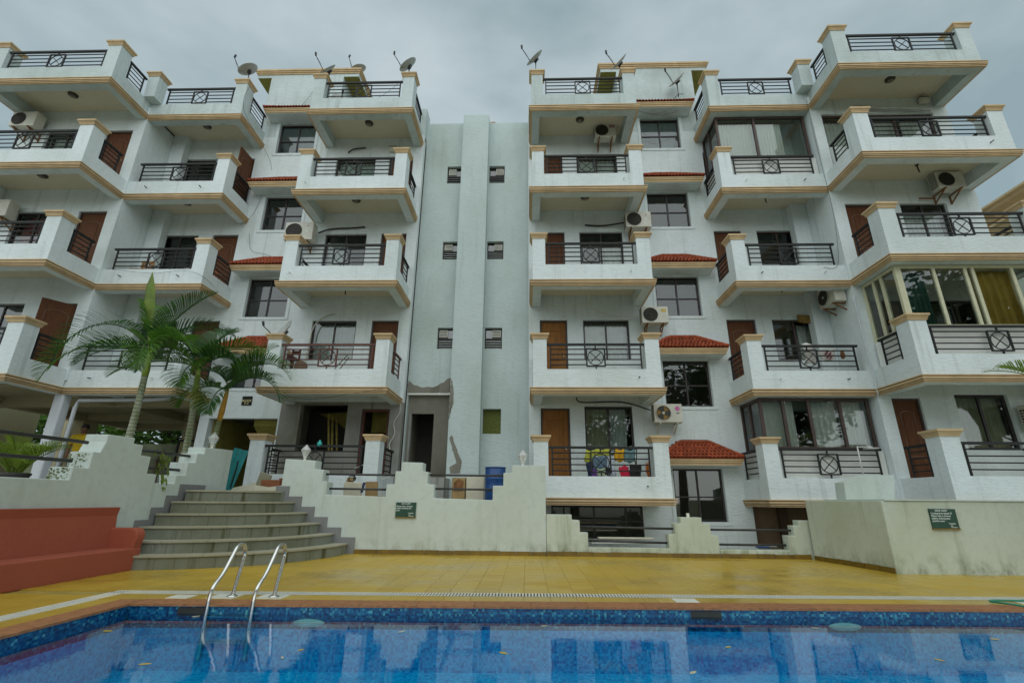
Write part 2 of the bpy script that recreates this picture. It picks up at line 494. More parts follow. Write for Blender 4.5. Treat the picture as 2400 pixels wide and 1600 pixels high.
opR += [(2.13, 2.95, 1.44, 3.54), (3.36, 4.70, 2.25, 3.60), (2.38, 4.79, .14, .95), (7.70, 8.50, 1.44, 3.5), (8.98, 10.28, 2.3, 3.5), (7.65, 10.44, -.2, 1.02)]
opIR += [(10.82, 11.52, 1.44, 3.56), (12.36, 13.64, 2.30, 3.66)]
opL += [(-4.74, -3.38, 2.30, 3.63), (-2.96, -2.16, 1.44, 3.50), (-7.36, -5.36, 1.0, 3.22)]
wall('wall', 1.80, 10.46, -.3, 13.1, YW, opR, 'stucco')
wall('wall', -7.64, -5.32, 1.0, 13.1, YW, opL, 'stucco')
wall('wall', -5.32, -1.80, 3.70, 13.1, YW, opL, 'stucco')
wall('wall', -5.32, -1.80, 1.0, 3.70, YW, opL, 'bare_concrete')
wall('wall', -10.46, -7.64, 3.99, 13.1, YW, opL, 'stucco')
wall('wall', 10.50, 14.60, -.3, 13.1, YO, opIR, 'stucco')
wall('wall', -14.60, -10.50, 3.99, 13.1, YO, opIL, 'stucco')
for s in (1, -1):
    z0 = -.3 if s > 0 else 3.99
    MB().box(s*10.50, s*10.72, YO+.22, YW-.001, z0, 13.1).build('side_wall', 'stucco', bld)
    MB().box(s*14.38, s*14.60, YO+.22, 19, z0, 13.1).build('side_wall', 'stucco', bld)
    MB().box(s*10.02, s*10.49, 13.16, YW-.001, ZC[1] if s < 0 else 1.2, 13.0).build('pilaster', 'stucco', bld)
    # shallow frame lines beside the stair windows
    for j, (lo, hi) in enumerate(GZ[:4] if s < 0 else GZ):
        if s < 0 and j == 3: lo = 4.10
        m_ = MB()
        for a, b_, c_, d_ in ((5.56, 5.655, lo-.085, hi), (6.985, 7.08, lo-.085, hi), (5.655, 6.985, lo-.09, lo-.004)):
            m_.box(s*a, s*b_, YW-.022, YW-.001, c_, d_)
        m_.build('window_surround', 'stucco', bld)
# central block
opE = []
for lo, hi in ((11.35, 12.05), (8.44, 9.09), (5.40, 6.09)):
    opE += [(-1.0, -.49, lo, hi), (.455, .985, lo, hi)]
opE += [(.46, .99, 2.86, 3.58), (-1.76, -.51, .9, 4.02)]
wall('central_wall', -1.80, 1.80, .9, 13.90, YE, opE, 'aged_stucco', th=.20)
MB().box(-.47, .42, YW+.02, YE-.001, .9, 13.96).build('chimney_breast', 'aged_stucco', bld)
MB().box(.44, .62, YE+.05, YE+.3, 13.9, 14.0).build('roof_box', 'wood_box', bld)
for s in (1, -1):
    MB().box(s*1.801, s*2.0, YW+.03, YE+.2, 13.1, 14.28).build('parapet_return', 'terrace_stucco', bld)
wall('door_recess', -1.755, -.515, .9, 4.0, YE+.12, [(-1.70, -.98, .9, 3.45)], 'wet_plaster', th=.1)
MB().box(-1.77, -.5, YE-.035, YE+.1, 3.985, 4.03).build('lintel_ledge', 'panel_white', bld)
# patches of fresh plaster round the new doorway (raised a few millimetres)
def ragged(name, pts, y, mat, th=.006, amp=.03, step=.07):
    o2 = []
    for i in range(len(pts)):
        a, b_ = Vector(pts[i]), Vector(pts[(i+1) % len(pts)])
        n_ = max(1, int((b_-a).length/step)); d = (b_-a).normalized(); nn = Vector((-d.y, d.x))
        for q in range(n_):
            p = a+(b_-a)*q/n_ + nn*random.uniform(-amp, amp)
            o2.append((p.x, p.y))
    return MB().prism(o2, lambda x, z: (x, y-th, z), lambda x, z: (x, y+.004, z)).build(name, mat, bld)
ragged('plaster_patch', [(-1.79, 4.04), (-.475, 4.04), (-.475, 4.50), (-.60, 4.46), (-.80, 4.33), (-1.0, 4.22), (-1.3, 4.20), (-1.6, 4.28), (-1.79, 4.42)], YE, 'wet_plaster', amp=.025)
ragged('plaster_patch', [(-.465, 3.2), (-.42, 3.45), (-.35, 3.72), (-.37, 4.1), (-.41, 4.3), (-.465, 4.42)], YW+.02, 'wet_plaster', amp=.014, step=.05)
ragged('plaster_patch', [(-.43, 2.70), (-.36, 2.78), (-.05, 2.05), (-.08, 1.76), (-.36, 1.74), (-.38, 1.93), (-.20, 2.02)], YW+.02, 'wet_plaster', amp=.012, step=.05)
# rooms behind the openings
rm = MB()
for a, b_, yf in ((-14.3, -10.75, YO+.22), (10.75, 14.3, YO+.22), (-10.4, -7.7, YW+.22), (7.7, 10.4, YW+.22), (-7.4, -5.35, YW+.22), (5.35, 7.4, YW+.22), (-5.2, -1.9, YW+.22), (1.9, 5.2, YW+.22), (-1.75, 1.75, YE+.24)):
    stairwell = abs(a) in (7.4, 5.35)
    lvls = list(FL.values())
    bottom = 3.9 if b_ < -7 else (-.3 if a > 1 else 1.0)
    rm.box(a, b_, yf+3.2, yf+3.3, bottom, 13.1)
    rm.box(a-.05, a, yf, yf+3.2, bottom, 13.1); rm.box(b_, b_+.05, yf, yf+3.2, bottom, 13.1)
    for z in lvls:
        if z > bottom and z < 13 and not stairwell: rm.box(a, b_, yf, yf+3.2, z-.12, z-.004)
rm.build('interior_rooms', 'room', bld)
stw = MB()
for s in (1, -1):
    for z in (2.9, 5.6, 8.6, 11.6):
        if s < 0 and z < 3: continue
        stw.box(s*5.4, s*7.35, YW+.25, YW+1.3, z-.12, z)
        stw.prism([(YW+1.3, z), (YW+3.1, z-1.45), (YW+3.1, z-1.65), (YW+1.3, z-.2)], lambda y, zz: (s*5.5, y, zz), lambda y, zz: (s*6.4, y, zz))
stw.build('stair_flights', 'room_olive', bld)
# roof slab
rs = MB()
rs.box(-14.55, -10.5, YO+.1, 19, 12.93, 13.095).box(10.5, 14.55, YO+.1, 19, 12.93, 13.095)
rs.box(-10.49, -7.0, YW+.1, 19, 12.93, 13.09).box(-5.64, -1.8, YW+.1, 19, 12.93, 13.09).box(-7.0, -5.64, YW+1.6, 19, 12.93, 13.09).box(1.8, 5.64, YW+.1, 19, 12.93, 13.09).box(7.0, 10.49, YW+.1, 19, 12.93, 13.09).box(5.64, 7.0, YW+1.6, 19, 12.93, 13.09).box(-1.79, 1.79, YE+.1, 19, 12.9, 13.085)
rs.build('roof_slab', 'concrete_floor', bld)
# stair-head rooms on the roof
for s in (1, -1):
    xa_, xb_ = sorted((s*4.98, s*7.67)); oa_, ob_ = sorted((s*5.66, s*6.98))
    wall('stair_head_front', xa_, xb_, 13.1, 15.80, YW, [(oa_, ob_, 13.0, 13.67)], 'terrace_stucco', th=.25)
    m_ = MB().box(s*4.98, s*5.2, YW+.25, 17.4, 13.1, 15.80).box(s*7.45, s*7.67, YW+.25, 17.4, 13.1, 15.80)
    m_.box(s*4.42, s*8.20, YW+.002, 17.6, 15.80, 16.05)
    m_.build('stair_head', 'terrace_stucco', bld)
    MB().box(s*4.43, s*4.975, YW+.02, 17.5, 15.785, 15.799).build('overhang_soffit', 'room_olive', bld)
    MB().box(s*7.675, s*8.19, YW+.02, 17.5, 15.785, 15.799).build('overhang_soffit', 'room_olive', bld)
    p_ = [(s*8.2, 17.6), (s*8.2, YW), (s*4.42, YW), (s*4.42, 17.6)]
    if s < 0: p_ = p_[::-1]
    m_ = MB(); sweep(m_, p_, [(-.02, .02), (.09, .02), (.09, -.05), (.06, -.06), (.06, -.11), (.03, -.12), (.03, -.17), (-.02, -.17)], 16.10)
    x0, x1 = sorted((s*4.35, s*8.27)); m_.box(x0+.08, x1-.08, YW+.02, 17.5, 16.05, 16.115)
    m_.build('roof_cornice', 'cornice_tan', bld)
    # door-side wall seen under the overhang
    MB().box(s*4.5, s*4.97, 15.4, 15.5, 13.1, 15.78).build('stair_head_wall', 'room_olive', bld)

CORN = [(-.01, 0), (.085, 0), (.085, -.024), (.012, -.027), (.012, -.041), (.074, -.045), (.074, -.088), (.010, -.092), (.010, -.104), (.060, -.108), (.060, -.130), (.008, -.134), (.008, -.146), (.044, -.149), (.044, -.168), (-.01, -.168)]
CAPP = [(0, -.002), (.022, 0), (.022, .028), (.034, .040), (.034, .062), (.048, .074), (.048, .088), (.072, .102), (.072, .148), (-.03, .152)]
def cap(parent, x0, x1, y0, y1, z):
    x0, x1 = sorted((x0, x1))
    mb = MB(); pth = [(x1, y1), (x1, y0), (x0, y0), (x0, y1)]
    sweep(mb, pth, CAPP, z, closed=True)
    mb.box(x0+.01, x1-.01, y0+.01, y1-.01, z+.10, z+.1515)
    return mb.build('pillar_cap', 'cornice_tan', parent)
def rail_run(mb, a, b, zc, dz0=.49):
    """bars between plan points a and b; top rail plus four bars and end posts"""
    A, B = Vector((*a, 0)), Vector((*b, 0)); d = (B-A).normalized(); Ln = (B-A).length
    P = lambda t, z: tuple(A+d*t+Vector((0, 0, zc+z)))
    for z in (.625, .765, .905, 1.045): mb.tube([P(.06, z), P(Ln-.06, z)], .0165, 6)
    return P, Ln
def railing(parent, a, b, zc, mat='iron_black', med=None, brk=None):
    A, B = Vector((*a, 0)), Vector((*b, 0)); d = (B-A).normalized(); Ln = (B-A).length
    P = lambda t, z: tuple(A+d*t+Vector((0, 0, zc+z)))
    mb = MB()
    mb.bar(P(0, 1.172), P(Ln, 1.172), .060, .056)
    for t in (.10, Ln-.10): mb.bar(P(t, .488), P(t, 1.15), .034)
    spans = [(.10, Ln-.10)] if med is None else [(.10, med-.24), (med+.24, Ln-.10)]
    for t0, t1 in spans:
        for z in (.625, .765, .905, 1.045): mb.tube([P(t0, z), P(t1, z)], .0165, 6)
    rl = mb.build('railing', mat, parent)
    if med is not None:
        q = MB()
        for t in (-.235, .235): q.bar(P(med+t, .575), P(med+t, 1.065), .034)
        for z in (.585, 1.055): q.bar(P(med-.235, z), P(med+.235, z), .034)
        ring = [P(med+.205*math.cos(i*math.pi/12), .82+.205*math.sin(i*math.pi/12)) for i in range(25)]
        q.tube(ring, .013, 5)
        for sg in (1, -1): q.tube([P(med-.15, .82-.15*sg), P(med+.15, .82+.15*sg)], .012, 5)
        q.bar(P(med, 1.06), P(med, 1.155), .03); q.bar(P(med, .488), P(med, .58), .03)
        q.build('railing_medallion', mat, parent)
    return rl

def balcony(k, x0, x1, yf, ybl, ybr, pillars, med, mat='stucco', iron='iron_black', leftrail=True, rightrail=True, dz=0, slab_y=None, lowrail=None):
    """x0<x1 outer parapet faces; ybl / ybr where the left and right flank end"""
    zc = ZC[k]+dz
    if k == 4: mat = 'terrace_stucco'
    mb = MB(); t = .14; bm = .25
    mb.box(x0, x1, yf, yf+bm, zc-.166, zc+.2).box(x0, x1, yf, yf+t, zc+.2, zc+.49)
    for xa, xb, yb in ((x0, x0+bm, ybl), (x1-bm, x1, ybr)):
        if yb is None: continue
        mb.box(xa, xb, yf+bm, yb, zc-.166, zc+.2)
        xo = (xa, xa+t) if xa == x0 else (xb-t, xb)
        mb.box(xo[0], xo[1], yf+t, yb, zc+.2, zc+.49)
    for (xa, xb, ya, yb) in pillars: mb.box(xa, xb, ya, yb, zc+.4905, zc+1.31)
    bal = mb.build('balcony', mat, bld)
    yb = slab_y or max(v for v in (ybl, ybr) if v)
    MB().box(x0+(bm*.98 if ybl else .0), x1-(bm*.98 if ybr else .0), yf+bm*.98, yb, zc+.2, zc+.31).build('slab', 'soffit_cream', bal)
    pth = []
    if ybr: pth.append((x1, ybr))
    pth += [(x1, yf), (x0, yf)]
    if ybl: pth.append((x0, ybl))
    sweep(MB(), pth, CORN, zc).build('cornice', 'cornice_tan', bal)
    for (xa, xb, ya, yb_) in pillars: cap(bal, xa, xb, ya, yb_, zc+1.31)
    return bal, zc

def spout(x, y, z, parent):
    MB().tube([(x, y+.05, z), (x, y-.10, z-.015)], .014, 6).build('drain_spout', 'cable_white' if random.random() < .5 else 'iron_black', parent)

# inner stacks, beside the central wall
for s in (1, -1):
    for k in range(5):
        x0, x1 = sorted((s*1.90, s*5.18)); yf = 11.94
        pi_ = (1.90, 2.26); po = (4.81, 5.18)
        pil = [(*sorted((s*pi_[0], s*pi_[1])), yf, yf+.38), (*sorted((s*po[0], s*po[1])), yf, yf+.38)]
        iron = 'iron_brown' if (s < 0 and k == 1) else 'iron_black'
        b_, zc = balcony(k, x0, x1, yf, YW-.002, YW-.002, pil, None)
        a_, e_ = sorted((s*2.26, s*4.81))
        railing(b_, (a_, yf+.07), (e_, yf+.07), zc, iron, med=(e_-a_)/2)
        for xx in (x0+.07, x1-.07): railing(b_, (xx, yf+.38), (xx, YW-.03), zc, iron)
        if 0 <= k < 4: spout(s*4.6 if s > 0 else -4.9, yf, zc+.28, b_)
# middle wings
for s in (1, -1):
    for k in range(0 if s > 0 else 1, 5):
        x0, x1 = sorted((s*7.50, s*10.60)); yf = 12.08
        pil = [(*sorted((s*7.50, s*7.87)), yf, yf+.38)]
        if k == 4: pil.append((*sorted((s*10.23, s*10.59)), yf-.34, yf+.03))
        b_, zc = balcony(k, x0, x1, yf, YW-.002 if s > 0 else None, YW-.002 if s < 0 else None, pil, None, dz=-.002, slab_y=YW-.002)
        a_, e_ = sorted((s*7.87, s*(10.36 if k < 4 else 10.23)))
        md = abs(s*9.06-a_)
        railing(b_, (a_, yf+.07), (e_, yf+.07), zc, med=md)
        railing(b_, (s*7.57, yf+.38), (s*7.57, YW-.03), zc)
        if 0 < k < 4: spout(s*9.9, yf, zc+.27, b_); spout(s*8.2, yf, zc+.27, b_)
# outer wings
for s in (1, -1):
    for k in range(0 if s > 0 else 1, 5):
        x0, x1 = sorted((s*10.565, s*14.50)); yf = 10.61
        pil = [(*sorted((s*10.565, s*10.97)), yf, yf+.40), (*sorted((s*14.10, s*14.50)), yf, yf+.40)]
        inner = 12.06
        b_, zc = balcony(k, x0, x1, yf, inner if s > 0 else YO-.002, YO-.002 if s > 0 else inner, pil, None, slab_y=YO-.002)
        a_, e_ = sorted((s*10.97, s*14.10))
        railing(b_, (a_, yf+.07), (e_, yf+.07), zc, med=abs(s*12.55-a_))
        railing(b_, (s*10.635, yf+.40), (s*10.635, 11.74), zc)
        railing(b_, (s*14.43, yf+.40), (s*14.43, YO-.03), zc)
        if k < 4: spout(s*13.9, yf, zc+.28, b_)

# ------------------------------------------------------------------ windows and doors
def window(x0, x1, z0, z1, y, frame='frame_dark', mull=(.5,), trans=None, glassm='glass', fw=.05, depth=.06, parent=bld):
    fr = MB()
    fr.box(x0, x0+fw, y, y+depth, z0, z1).box(x1-fw, x1, y, y+depth, z0, z1)
    fr.box(x0+fw, x1-fw, y, y+depth, z0, z0+fw).box(x0+fw, x1-fw, y, y+depth, z1-fw, z1)
    cx = [x0+fw] + [x0+(x1-x0)*m_ for m_ in mull] + [x1-fw]
    for c_ in cx[1:-1]: fr.box(c_-fw*.45, c_+fw*.45, y+.004, y+depth-.004, z0+fw, z1-fw)
    cz = [z0+fw, z1-fw]
    if trans is not None:
        zt = z0+(z1-z0)*trans
        for i in range(len(cx)-1):
            fr.box(cx[i]+(fw*.45 if i else 0), cx[i+1]-(fw*.45 if i < len(cx)-2 else 0), y+.006, y+depth-.006, zt-fw*.35, zt+fw*.35)
        cz = [z0+fw, zt, z1-fw]
    wo = fr.build('window', frame, parent)
    for i in range(len(cx)-1):
        for j in range(len(cz)-1):
            MB().poly([(cx[i], y+.03, cz[j]), (cx[i+1], y+.03, cz[j]), (cx[i+1], y+.03, cz[j+1]), (cx[i], y+.03, cz[j+1])]).build('pane', glassm, wo)
    return wo
def curtain(x0, x1, z0, z1, y, mat, label, amp=.035, waves=9, group=None):
    n = waves*6; mb = MB(); rows = 5
    ph = random.uniform(0, 6)
    for j in range(rows):
        f = j/(rows-1)
        for i in range(n+1):
            t_ = i/n
            a = amp*(.55+.6*f)*(math.sin(t_*waves*2*math.pi+ph+.6*math.sin(3*f)) + .35*math.sin(t_*waves*3.7*math.pi+ph*2))
            mb.v.append((x0+(x1-x0)*t_, y+a, z1+(z0-z1)*f))
    for j in range(rows-1):
        for i in range(n):
            q = j*(n+1)+i; mb.f.append((q, q+1, q+n+2, q+n+1))
    o = mb.build('curtain', mat, smooth=True); tag(o, label, 'curtain', group)
    return o
def door(x0, x1, z0, z1, y, mat='door_brown', angle=0, hinge=None, parent=bld, style=0):
    w_ = x1-x0; h_ = z1-z0
    fr = MB().box(x0, x0+.05, y, y+.1, z0, z1).box(x1-.05, x1, y, y+.1, z0, z1).box(x0+.05, x1-.05, y, y+.1, z1-.05, z1)
    d = fr.build('door', 'frame_brown', parent)
    lw, lh = w_-.11, h_-.06
    leaf = MB().box(0, lw, 0, .04, 0, lh)
    def arch(zb, zt, mg, rise):
        pts = [(mg, zb), (lw-mg, zb)] + [(lw-mg-(lw-2*mg)*i/12, zt+rise*math.sin(math.pi*i/12)) for i in range(13)]
        return pts
    gr = MB(); rp_ = MB()
    for zb, zt, rise in ((lh*.42, lh*.84, .07), (.16, lh*.34, 0)):
        pts = arch(zb, zt, .13, rise)
        gr.tube([(p[0], -.004, p[1]) for p in pts+pts[:1]], .011, 5)
        ins = arch(zb+.06, zt-.05, .19, rise)
        rp_.prism(ins, lambda x, z: (x, -.012, z), lambda x, z: (x, .01, z))
    M = Matrix.Translation((x0+.055, y+.03, z0+.01))
    if angle:
        hx = lw if hinge == 'R' else 0
        M = M @ Matrix.Translation((hx, 0, 0)) @ Matrix.Rotation(angle, 4, 'Z') @ Matrix.Translation((-hx, 0, 0))
    for q, nm, mm in ((leaf, 'door_leaf', mat), (gr, 'door_moulding', 'door_groove' if mat == 'door_brown' else mat), (rp_, 'door_panel', mat)):
        q.xform(M); q.build(nm, mm, d)
    hd = MB().lathe([(.0, -.02), (.02, -.015), (.025, 0), (.02, .015), (0, .02)], (lw-.07, -.05, lh*.47), 8)
    hd.xform(M); hd.build('handle', 'steel', d)
    return d
LV = {0: 'ground-floor', 1: 'first-floor', 2: 'second-floor', 3: 'third-floor'}
# stair windows of both window columns
for s in (1, -1):
    for i, (lo, hi) in enumerate(GZ[:4] if s < 0 else GZ):
        a_, e_ = sorted((s*5.66, s*6.98))
        if s < 0 and i == 3: lo = 4.10
        window(a_, e_, lo, hi, YW+.10, mull=(.5,), trans=.46, glassm='glass')
# stacks
for k in (1, 2, 3):
    f = FL[k]
    for s in (1, -1):
        a_, e_ = sorted((s*3.42, s*4.78)); window(a_, e_, f+.85, f+2.1, YW+.08)
        a_, e_ = sorted((s*2.13, s*2.95)); door(a_, e_, f, f+2.1, YW+.06, 'door_honey' if (s > 0 and k == 1) else 'door_brown')
        if not (s > 0 and k == 3):
            a_, e_ = sorted((s*8.98, s*10.28)); window(a_, e_, f+.85, f+2.1, YW+.08, 'frame_brown' if s > 0 else 'frame_dark')
            a_, e_ = sorted((s*7.65, s*8.50)); door(a_, e_, f, f+2.1, YW+.06, angle=R(88) if (s < 0 and k == 3) else 0, hinge='R')
        if not (s > 0 and k == 3):
            a_, e_ = sorted((s*12.38, s*13.68)); window(a_, e_, f+.85, f+2.1, YO+.08)
            a_, e_ = sorted((s*10.85, s*11.72)); door(a_, e_, f, f+2.1, YO+.06, angle=R(58) if (s < 0 and k == 1) else 0, hinge='R')
door(2.13, 2.95, 1.44, 3.54, YW+.06, 'door_honey')
window(3.36, 4.70, 2.25, 3.60, YW+.08)
window(2.38, 4.79, .14, .95, YW+.08, mull=(.14, .47, .82), trans=.52)
door(10.82, 11.52, 1.44, 3.56, YO+.06, 'door_brown')
window(12.36, 13.64, 2.30, 3.66, YO+.08, fw=.07)
window(10.80, 14.15, FL[3]+.05, FL[3]+2.32, YO+.08, 'frame_brown', mull=(.26, .34, .66), fw=.07)
# open (dark) ground-floor rooms left of the centre: wood door frame, olive plaster, bamboo poles
MB().box(-2.955, -2.89, YW+.05, YW+.16, 1.44, 3.5).box(-2.23, -2.165, YW+.05, YW+.16, 1.44, 3.5).box(-2.89, -2.23, YW+.05, YW+.16, 3.43, 3.5).build('door_frame', 'iron_brown', bld)
MB().box(-2.93, -2.2, YW+.9, YW+.95, 2.95, 3.6).build('inner_lintel', 'room_olive', bld)
MB().poly([(-4.7, YW+1.2, 3.55), (-3.45, YW+1.2, 3.65), (-3.45, YW+1.2, 3.05), (-3.85, YW+1.2, 3.10), (-4.1, YW+1.2, 3.3)]).poly([(-4.7, YW+1.25, 3.55), (-3.45, YW+1.25, 3.65), (-3.45, YW+1.25, 3.05), (-3.85, YW+1.25, 3.10), (-4.1, YW+1.25, 3.3)]).build('inner_plaster', 'room_olive', bld)
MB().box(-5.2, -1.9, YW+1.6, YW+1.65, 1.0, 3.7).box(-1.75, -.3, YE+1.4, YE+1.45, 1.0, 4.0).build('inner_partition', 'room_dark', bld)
for i, (xa, xb) in enumerate(((-4.12, -3.80), (-4.02, -3.72), (-3.92, -3.55))):
    o_ = MB().tube([(xa, YW+.5+.06*i, 3.45-.05*i), (xb, YW+.35, 1.45)], .035, 8).build('bamboo_pole', 'bamboo', smooth=True)
    tag(o_, ['leftmost', 'middle', 'rightmost'][i]+' of three bamboo poles leaning inside the bare concrete room', 'pole', 'poles in the unfinished room')
# entrance passage under the stair windows on the left
MB().box(-7.35, -7.3, YW+.22, 17, 1.0, 3.3).box(-5.4, -5.33, YW+.22, 17, 1.0, 3.3).box(-7.3, -5.4, 17, 17.1, 1.0, 3.3).build('passage_wall', 'room_olive', bld)
MB().prism([(YW+.3, 3.24), (YW+.3, 3.05), (YW+2.8, 1.3), (YW+3.2, 1.3)], lambda y, z: (-6.2, y, z), lambda y, z: (-5.41, y, z)).build('stair_underside', 'room_olive', bld)
# doorway in the central wall
MB().box(-1.70, -1.64, YE+.10, YE+.24, 1.0, 3.45).build('door_jamb', 'bare_concrete', bld)
# louvred bathroom windows in the central wall
for lo, hi in ((11.35, 12.05), (8.44, 9.09), (5.40, 6.09)):
    for x0, x1, fx in ((-1.0, -.49, 0), (.455, .985, 1)):
        y = YE+.12; zm = lo+(hi-lo)*.52
        fr = MB().box(x0, x0+.025, y, y+.05, lo, hi).box(x1-.025, x1, y, y+.05, lo, hi).box(x0+.025, x1-.025, y, y+.05, zm-.02, zm+.02).box(x0+.025, x1-.025, y, y+.05, hi-.03, hi).box(x0+.025, x1-.025, y, y+.05, lo, lo+.02)
        wo = fr.build('bathroom_window', 'frame_dark', bld)
        nl = 4
        for i in range(nl):
            zz = lo+.03+(zm-lo-.05)*i/nl
            MB().prism([(y-.02, zz), (y-.02, zz+.006), (y+.06, zz+.075), (y+.06, zz+.069)], lambda yy, z: (x0+.03, yy, z), lambda yy, z: (x1-.03, yy, z)).build('louvre', 'dish_grey', wo)
        xf = x0+.04 if fx == 0 else x1-.30
        MB().box(xf, xf+.26, y-.02, y+.05, zm+.05, hi-.05).build('vent_box', 'ac_white', wo)
        vb = MB()
        for i in range(4): vb.box(xf+.02, xf+.24, y-.024, y-.019, zm+.075+i*.048, zm+.092+i*.048)
        vb.build('vent_slot', 'ac_dark', wo)
        xg = (x0+.31, x1-.03) if fx == 0 else (x0+.03, x1-.31)
        MB().poly([(xg[0], y+.02, zm+.02), (xg[1], y+.02, zm+.02), (xg[1], y+.02, hi-.03), (xg[0], y+.02, hi-.03)]).build('pane', 'glass_dark', wo)
MB().box(.46, .99, YE+.16, YE+.18, 2.86, 3.58).build('boarded_window', 'moss', bld)

# glazed-in balconies
def glazed(z0, z1, frame, fw, segs, glassm='glass'):
    """segs: plan points of the glazing line with the divisions of each run"""
    fr = MB(); panes = []
    for (a, b_, divs) in segs:
        A, B = Vector((*a, 0)), Vector((*b_, 0)); d = B-A
        P = lambda t_, z: tuple(A+d*t_+Vector((0, 0, z)))
        q_ = 0 if a is segs[0][0] else .004
        fr.bar(P(0, z0+fw/2+q_), P(1-q_*9, z0+fw/2+q_), fw); fr.bar(P(0, z1-fw/2-q_), P(1-q_*9, z1-fw/2-q_), fw)
        cs = [0]+list(divs)+[1]
        for t_ in (cs if a is segs[0][0] else cs[:-1]): fr.bar(P(t_, z0+.001), P(t_, z1-.001), fw*.99)
        for i in range(len(cs)-1): panes.append([P(cs[i], z0+fw), P(cs[i+1], z0+fw), P(cs[i+1], z1-fw), P(cs[i], z1-fw)])
    wo = fr.build('balcony_glazing', frame, bld)
    for p_ in panes: MB().poly(p_).build('pane', glassm, wo)
    return wo
yg = 12.34
for k in (0, 3):
    zc = ZC[k]; z0, z1 = zc+1.18, ZC[k+1]-.18
    dv = (.43,) if k == 3 else (.21, .45, .74)
    glazed(z0, z1, 'frame_brown', .07, [((7.72, yg), (10.40, yg), dv), ((7.72, YW-.02), (7.72, yg), (.45,))])
    MB().box(7.88, 10.48, 12.235, 12.26, zc+.30, z0-.01).build('parapet_panel', 'panel_white', bld)
    MB().box(7.66, 7.69, 12.47, YW-.02, zc+.30, z0-.01).build('parapet_panel', 'panel_white', bld)
zc = ZC[1]; z0, z1 = zc+1.20, ZC[2]-.18
glazed(z0, z1, 'frame_cream', .075, [((10.78, 10.86), (14.35, 10.86), (.02, .25, .46, .51, .77)), ((10.78, 11.98), (10.78, 10.86), (.33, .58, ))], 'glass')
MB().box(10.98, 14.09, 10.765, 10.79, zc+.30, z0-.01).build('parapet_panel', 'panel_white', bld)
MB().box(10.72, 10.745, 11.02, 11.98, zc+.30, z0-.01).build('parapet_panel', 'panel_white', bld)

# tiled awnings over the stair windows
tile_me = None
def roof_tile_mesh():
    mb = MB(); n = 6; Ln = .17; w_ = .105; th = .012
    for y_ in (0, 1):
        for i in range(n+1):
            t_ = i/n; x = (t_-.5)*w_
            z = .035*math.sin(math.pi*min(1, t_*1.25)) if t_ < .8 else -.012*math.sin(math.pi*(t_-.8)/.2)
            mb.v += [(x, y_*Ln, z+.004), (x, y_*Ln, z-th)]
    k = (n+1)*2
    for i in range(n):
        a = 2*i
        mb.f += [(a, a+2, k+a+2, k+a), (a+1, k+a+1, k+a+3, a+3), (a, a+1, a+3, a+2), (k+a, k+a+2, k+a+3, k+a+1)]
    return mb.mesh('roof_tile', 'roof_tile_red', True)
tile_me = roof_tile_mesh()
for s in (1, -1):
    for i, (lo, hi) in enumerate(GZ[:4] if s < 0 else GZ):
        x0, x1 = sorted((s*5.32, s*7.30)); zs = hi+.04; ye = 12.99
        aw = MB().box(x0, x1, ye, YW-.001, zs, zs+.10)
        ao = aw.build('awning', 'stucco', bld)
        m_ = MB(); sweep(m_, [(x1, YW-.002), (x1, ye), (x0, ye), (x0, YW-.002)], [(-.01, .19), (.075, .19), (.075, .135), (.055, .125), (.055, .085), (.03, .075), (.03, .02), (-.01, .02)], zs)
        m_.box(x0+.01, x1-.01, ye+.01, YW-.003, zs+.1, zs+.185); m_.build('awning_cornice', 'cornice_tan', ao)
        if i == 0 and s > 0 or True:
            # hipped tile slope
            ze, zr = zs+.215, zs+.215+.44
            ex0, ex1 = x0-.09, x1+.09; ey = ye-.09
            rx0, rx1 = x0+.62, x1-.60
            m_ = MB().poly([(ex0, ey, ze-.03), (ex1, ey, ze-.03), (rx1, YW-.004, zr-.03), (rx0, YW-.004, zr-.03)])
            m_.poly([(ex0, YW-.004, ze-.03), (ex0, ey, ze-.03), (rx0, YW-.004, zr-.03)]).poly([(ex1, ey, ze-.03), (ex1, YW-.004, ze-.03), (rx1, YW-.004, zr-.03)])
            m_.poly([(ex0, ey, ze-.03), (ex0, YW-.004, ze-.03), (ex1, YW-.004, ze-.03), (ex1, ey, ze-.03)])
            m_.build('awning_deck', 'roof_tile_red', ao)
            slope = math.atan2(zr-ze, YW-ey); Ls = math.hypot(zr-ze, YW-ey)
            nr = 5
            for r_ in range(nr):
                f_ = r_/nr
                xa = ex0+(rx0-ex0)*f_; xb = ex1+(rx1-ex1)*f_
                nt_ = int(round((xb-xa)/.105)); 
                for c_ in range(nt_):
                    xx = xa+(xb-xa)*(c_+.5)/nt_
                    to = link('roof_tile', tile_me, ao)
                    to.location = (xx, ey+(YW-ey)*f_-.01, ze+(zr-ze)*f_+random.uniform(-.003, .005))
                    to.rotation_euler = (slope-.05, 0, random.uniform(-.02, .02))
            # ridge tiles along the hips
            rdg = MB()
            for (p, q) in (((ex0, ey, ze+.02), (rx0, YW-.02, zr+.02)), ((ex1, ey, ze+.02), (rx1, YW-.02, zr+.02)), ((rx0, YW-.03, zr+.015), (rx1, YW-.03, zr+.015))):
                P0, P1 = Vector(p), Vector(q); n_ = max(2, int((P1-P0).length/.16))
                for j in range(n_):
                    rdg.tube([P0+(P1-P0)*(j/n_), P0+(P1-P0)*((j+1.15)/n_)], [.052, .044], 7)
            rdg.build('ridge_tiles', 'roof_tile_red', ao)
        a_, e_ = sorted((s*5.98, s*6.70))
        MB().box(a_, e_, YW-.012, YW-.001, hi+.755, hi+.775).build('wall_groove', 'grey_stone', ao)

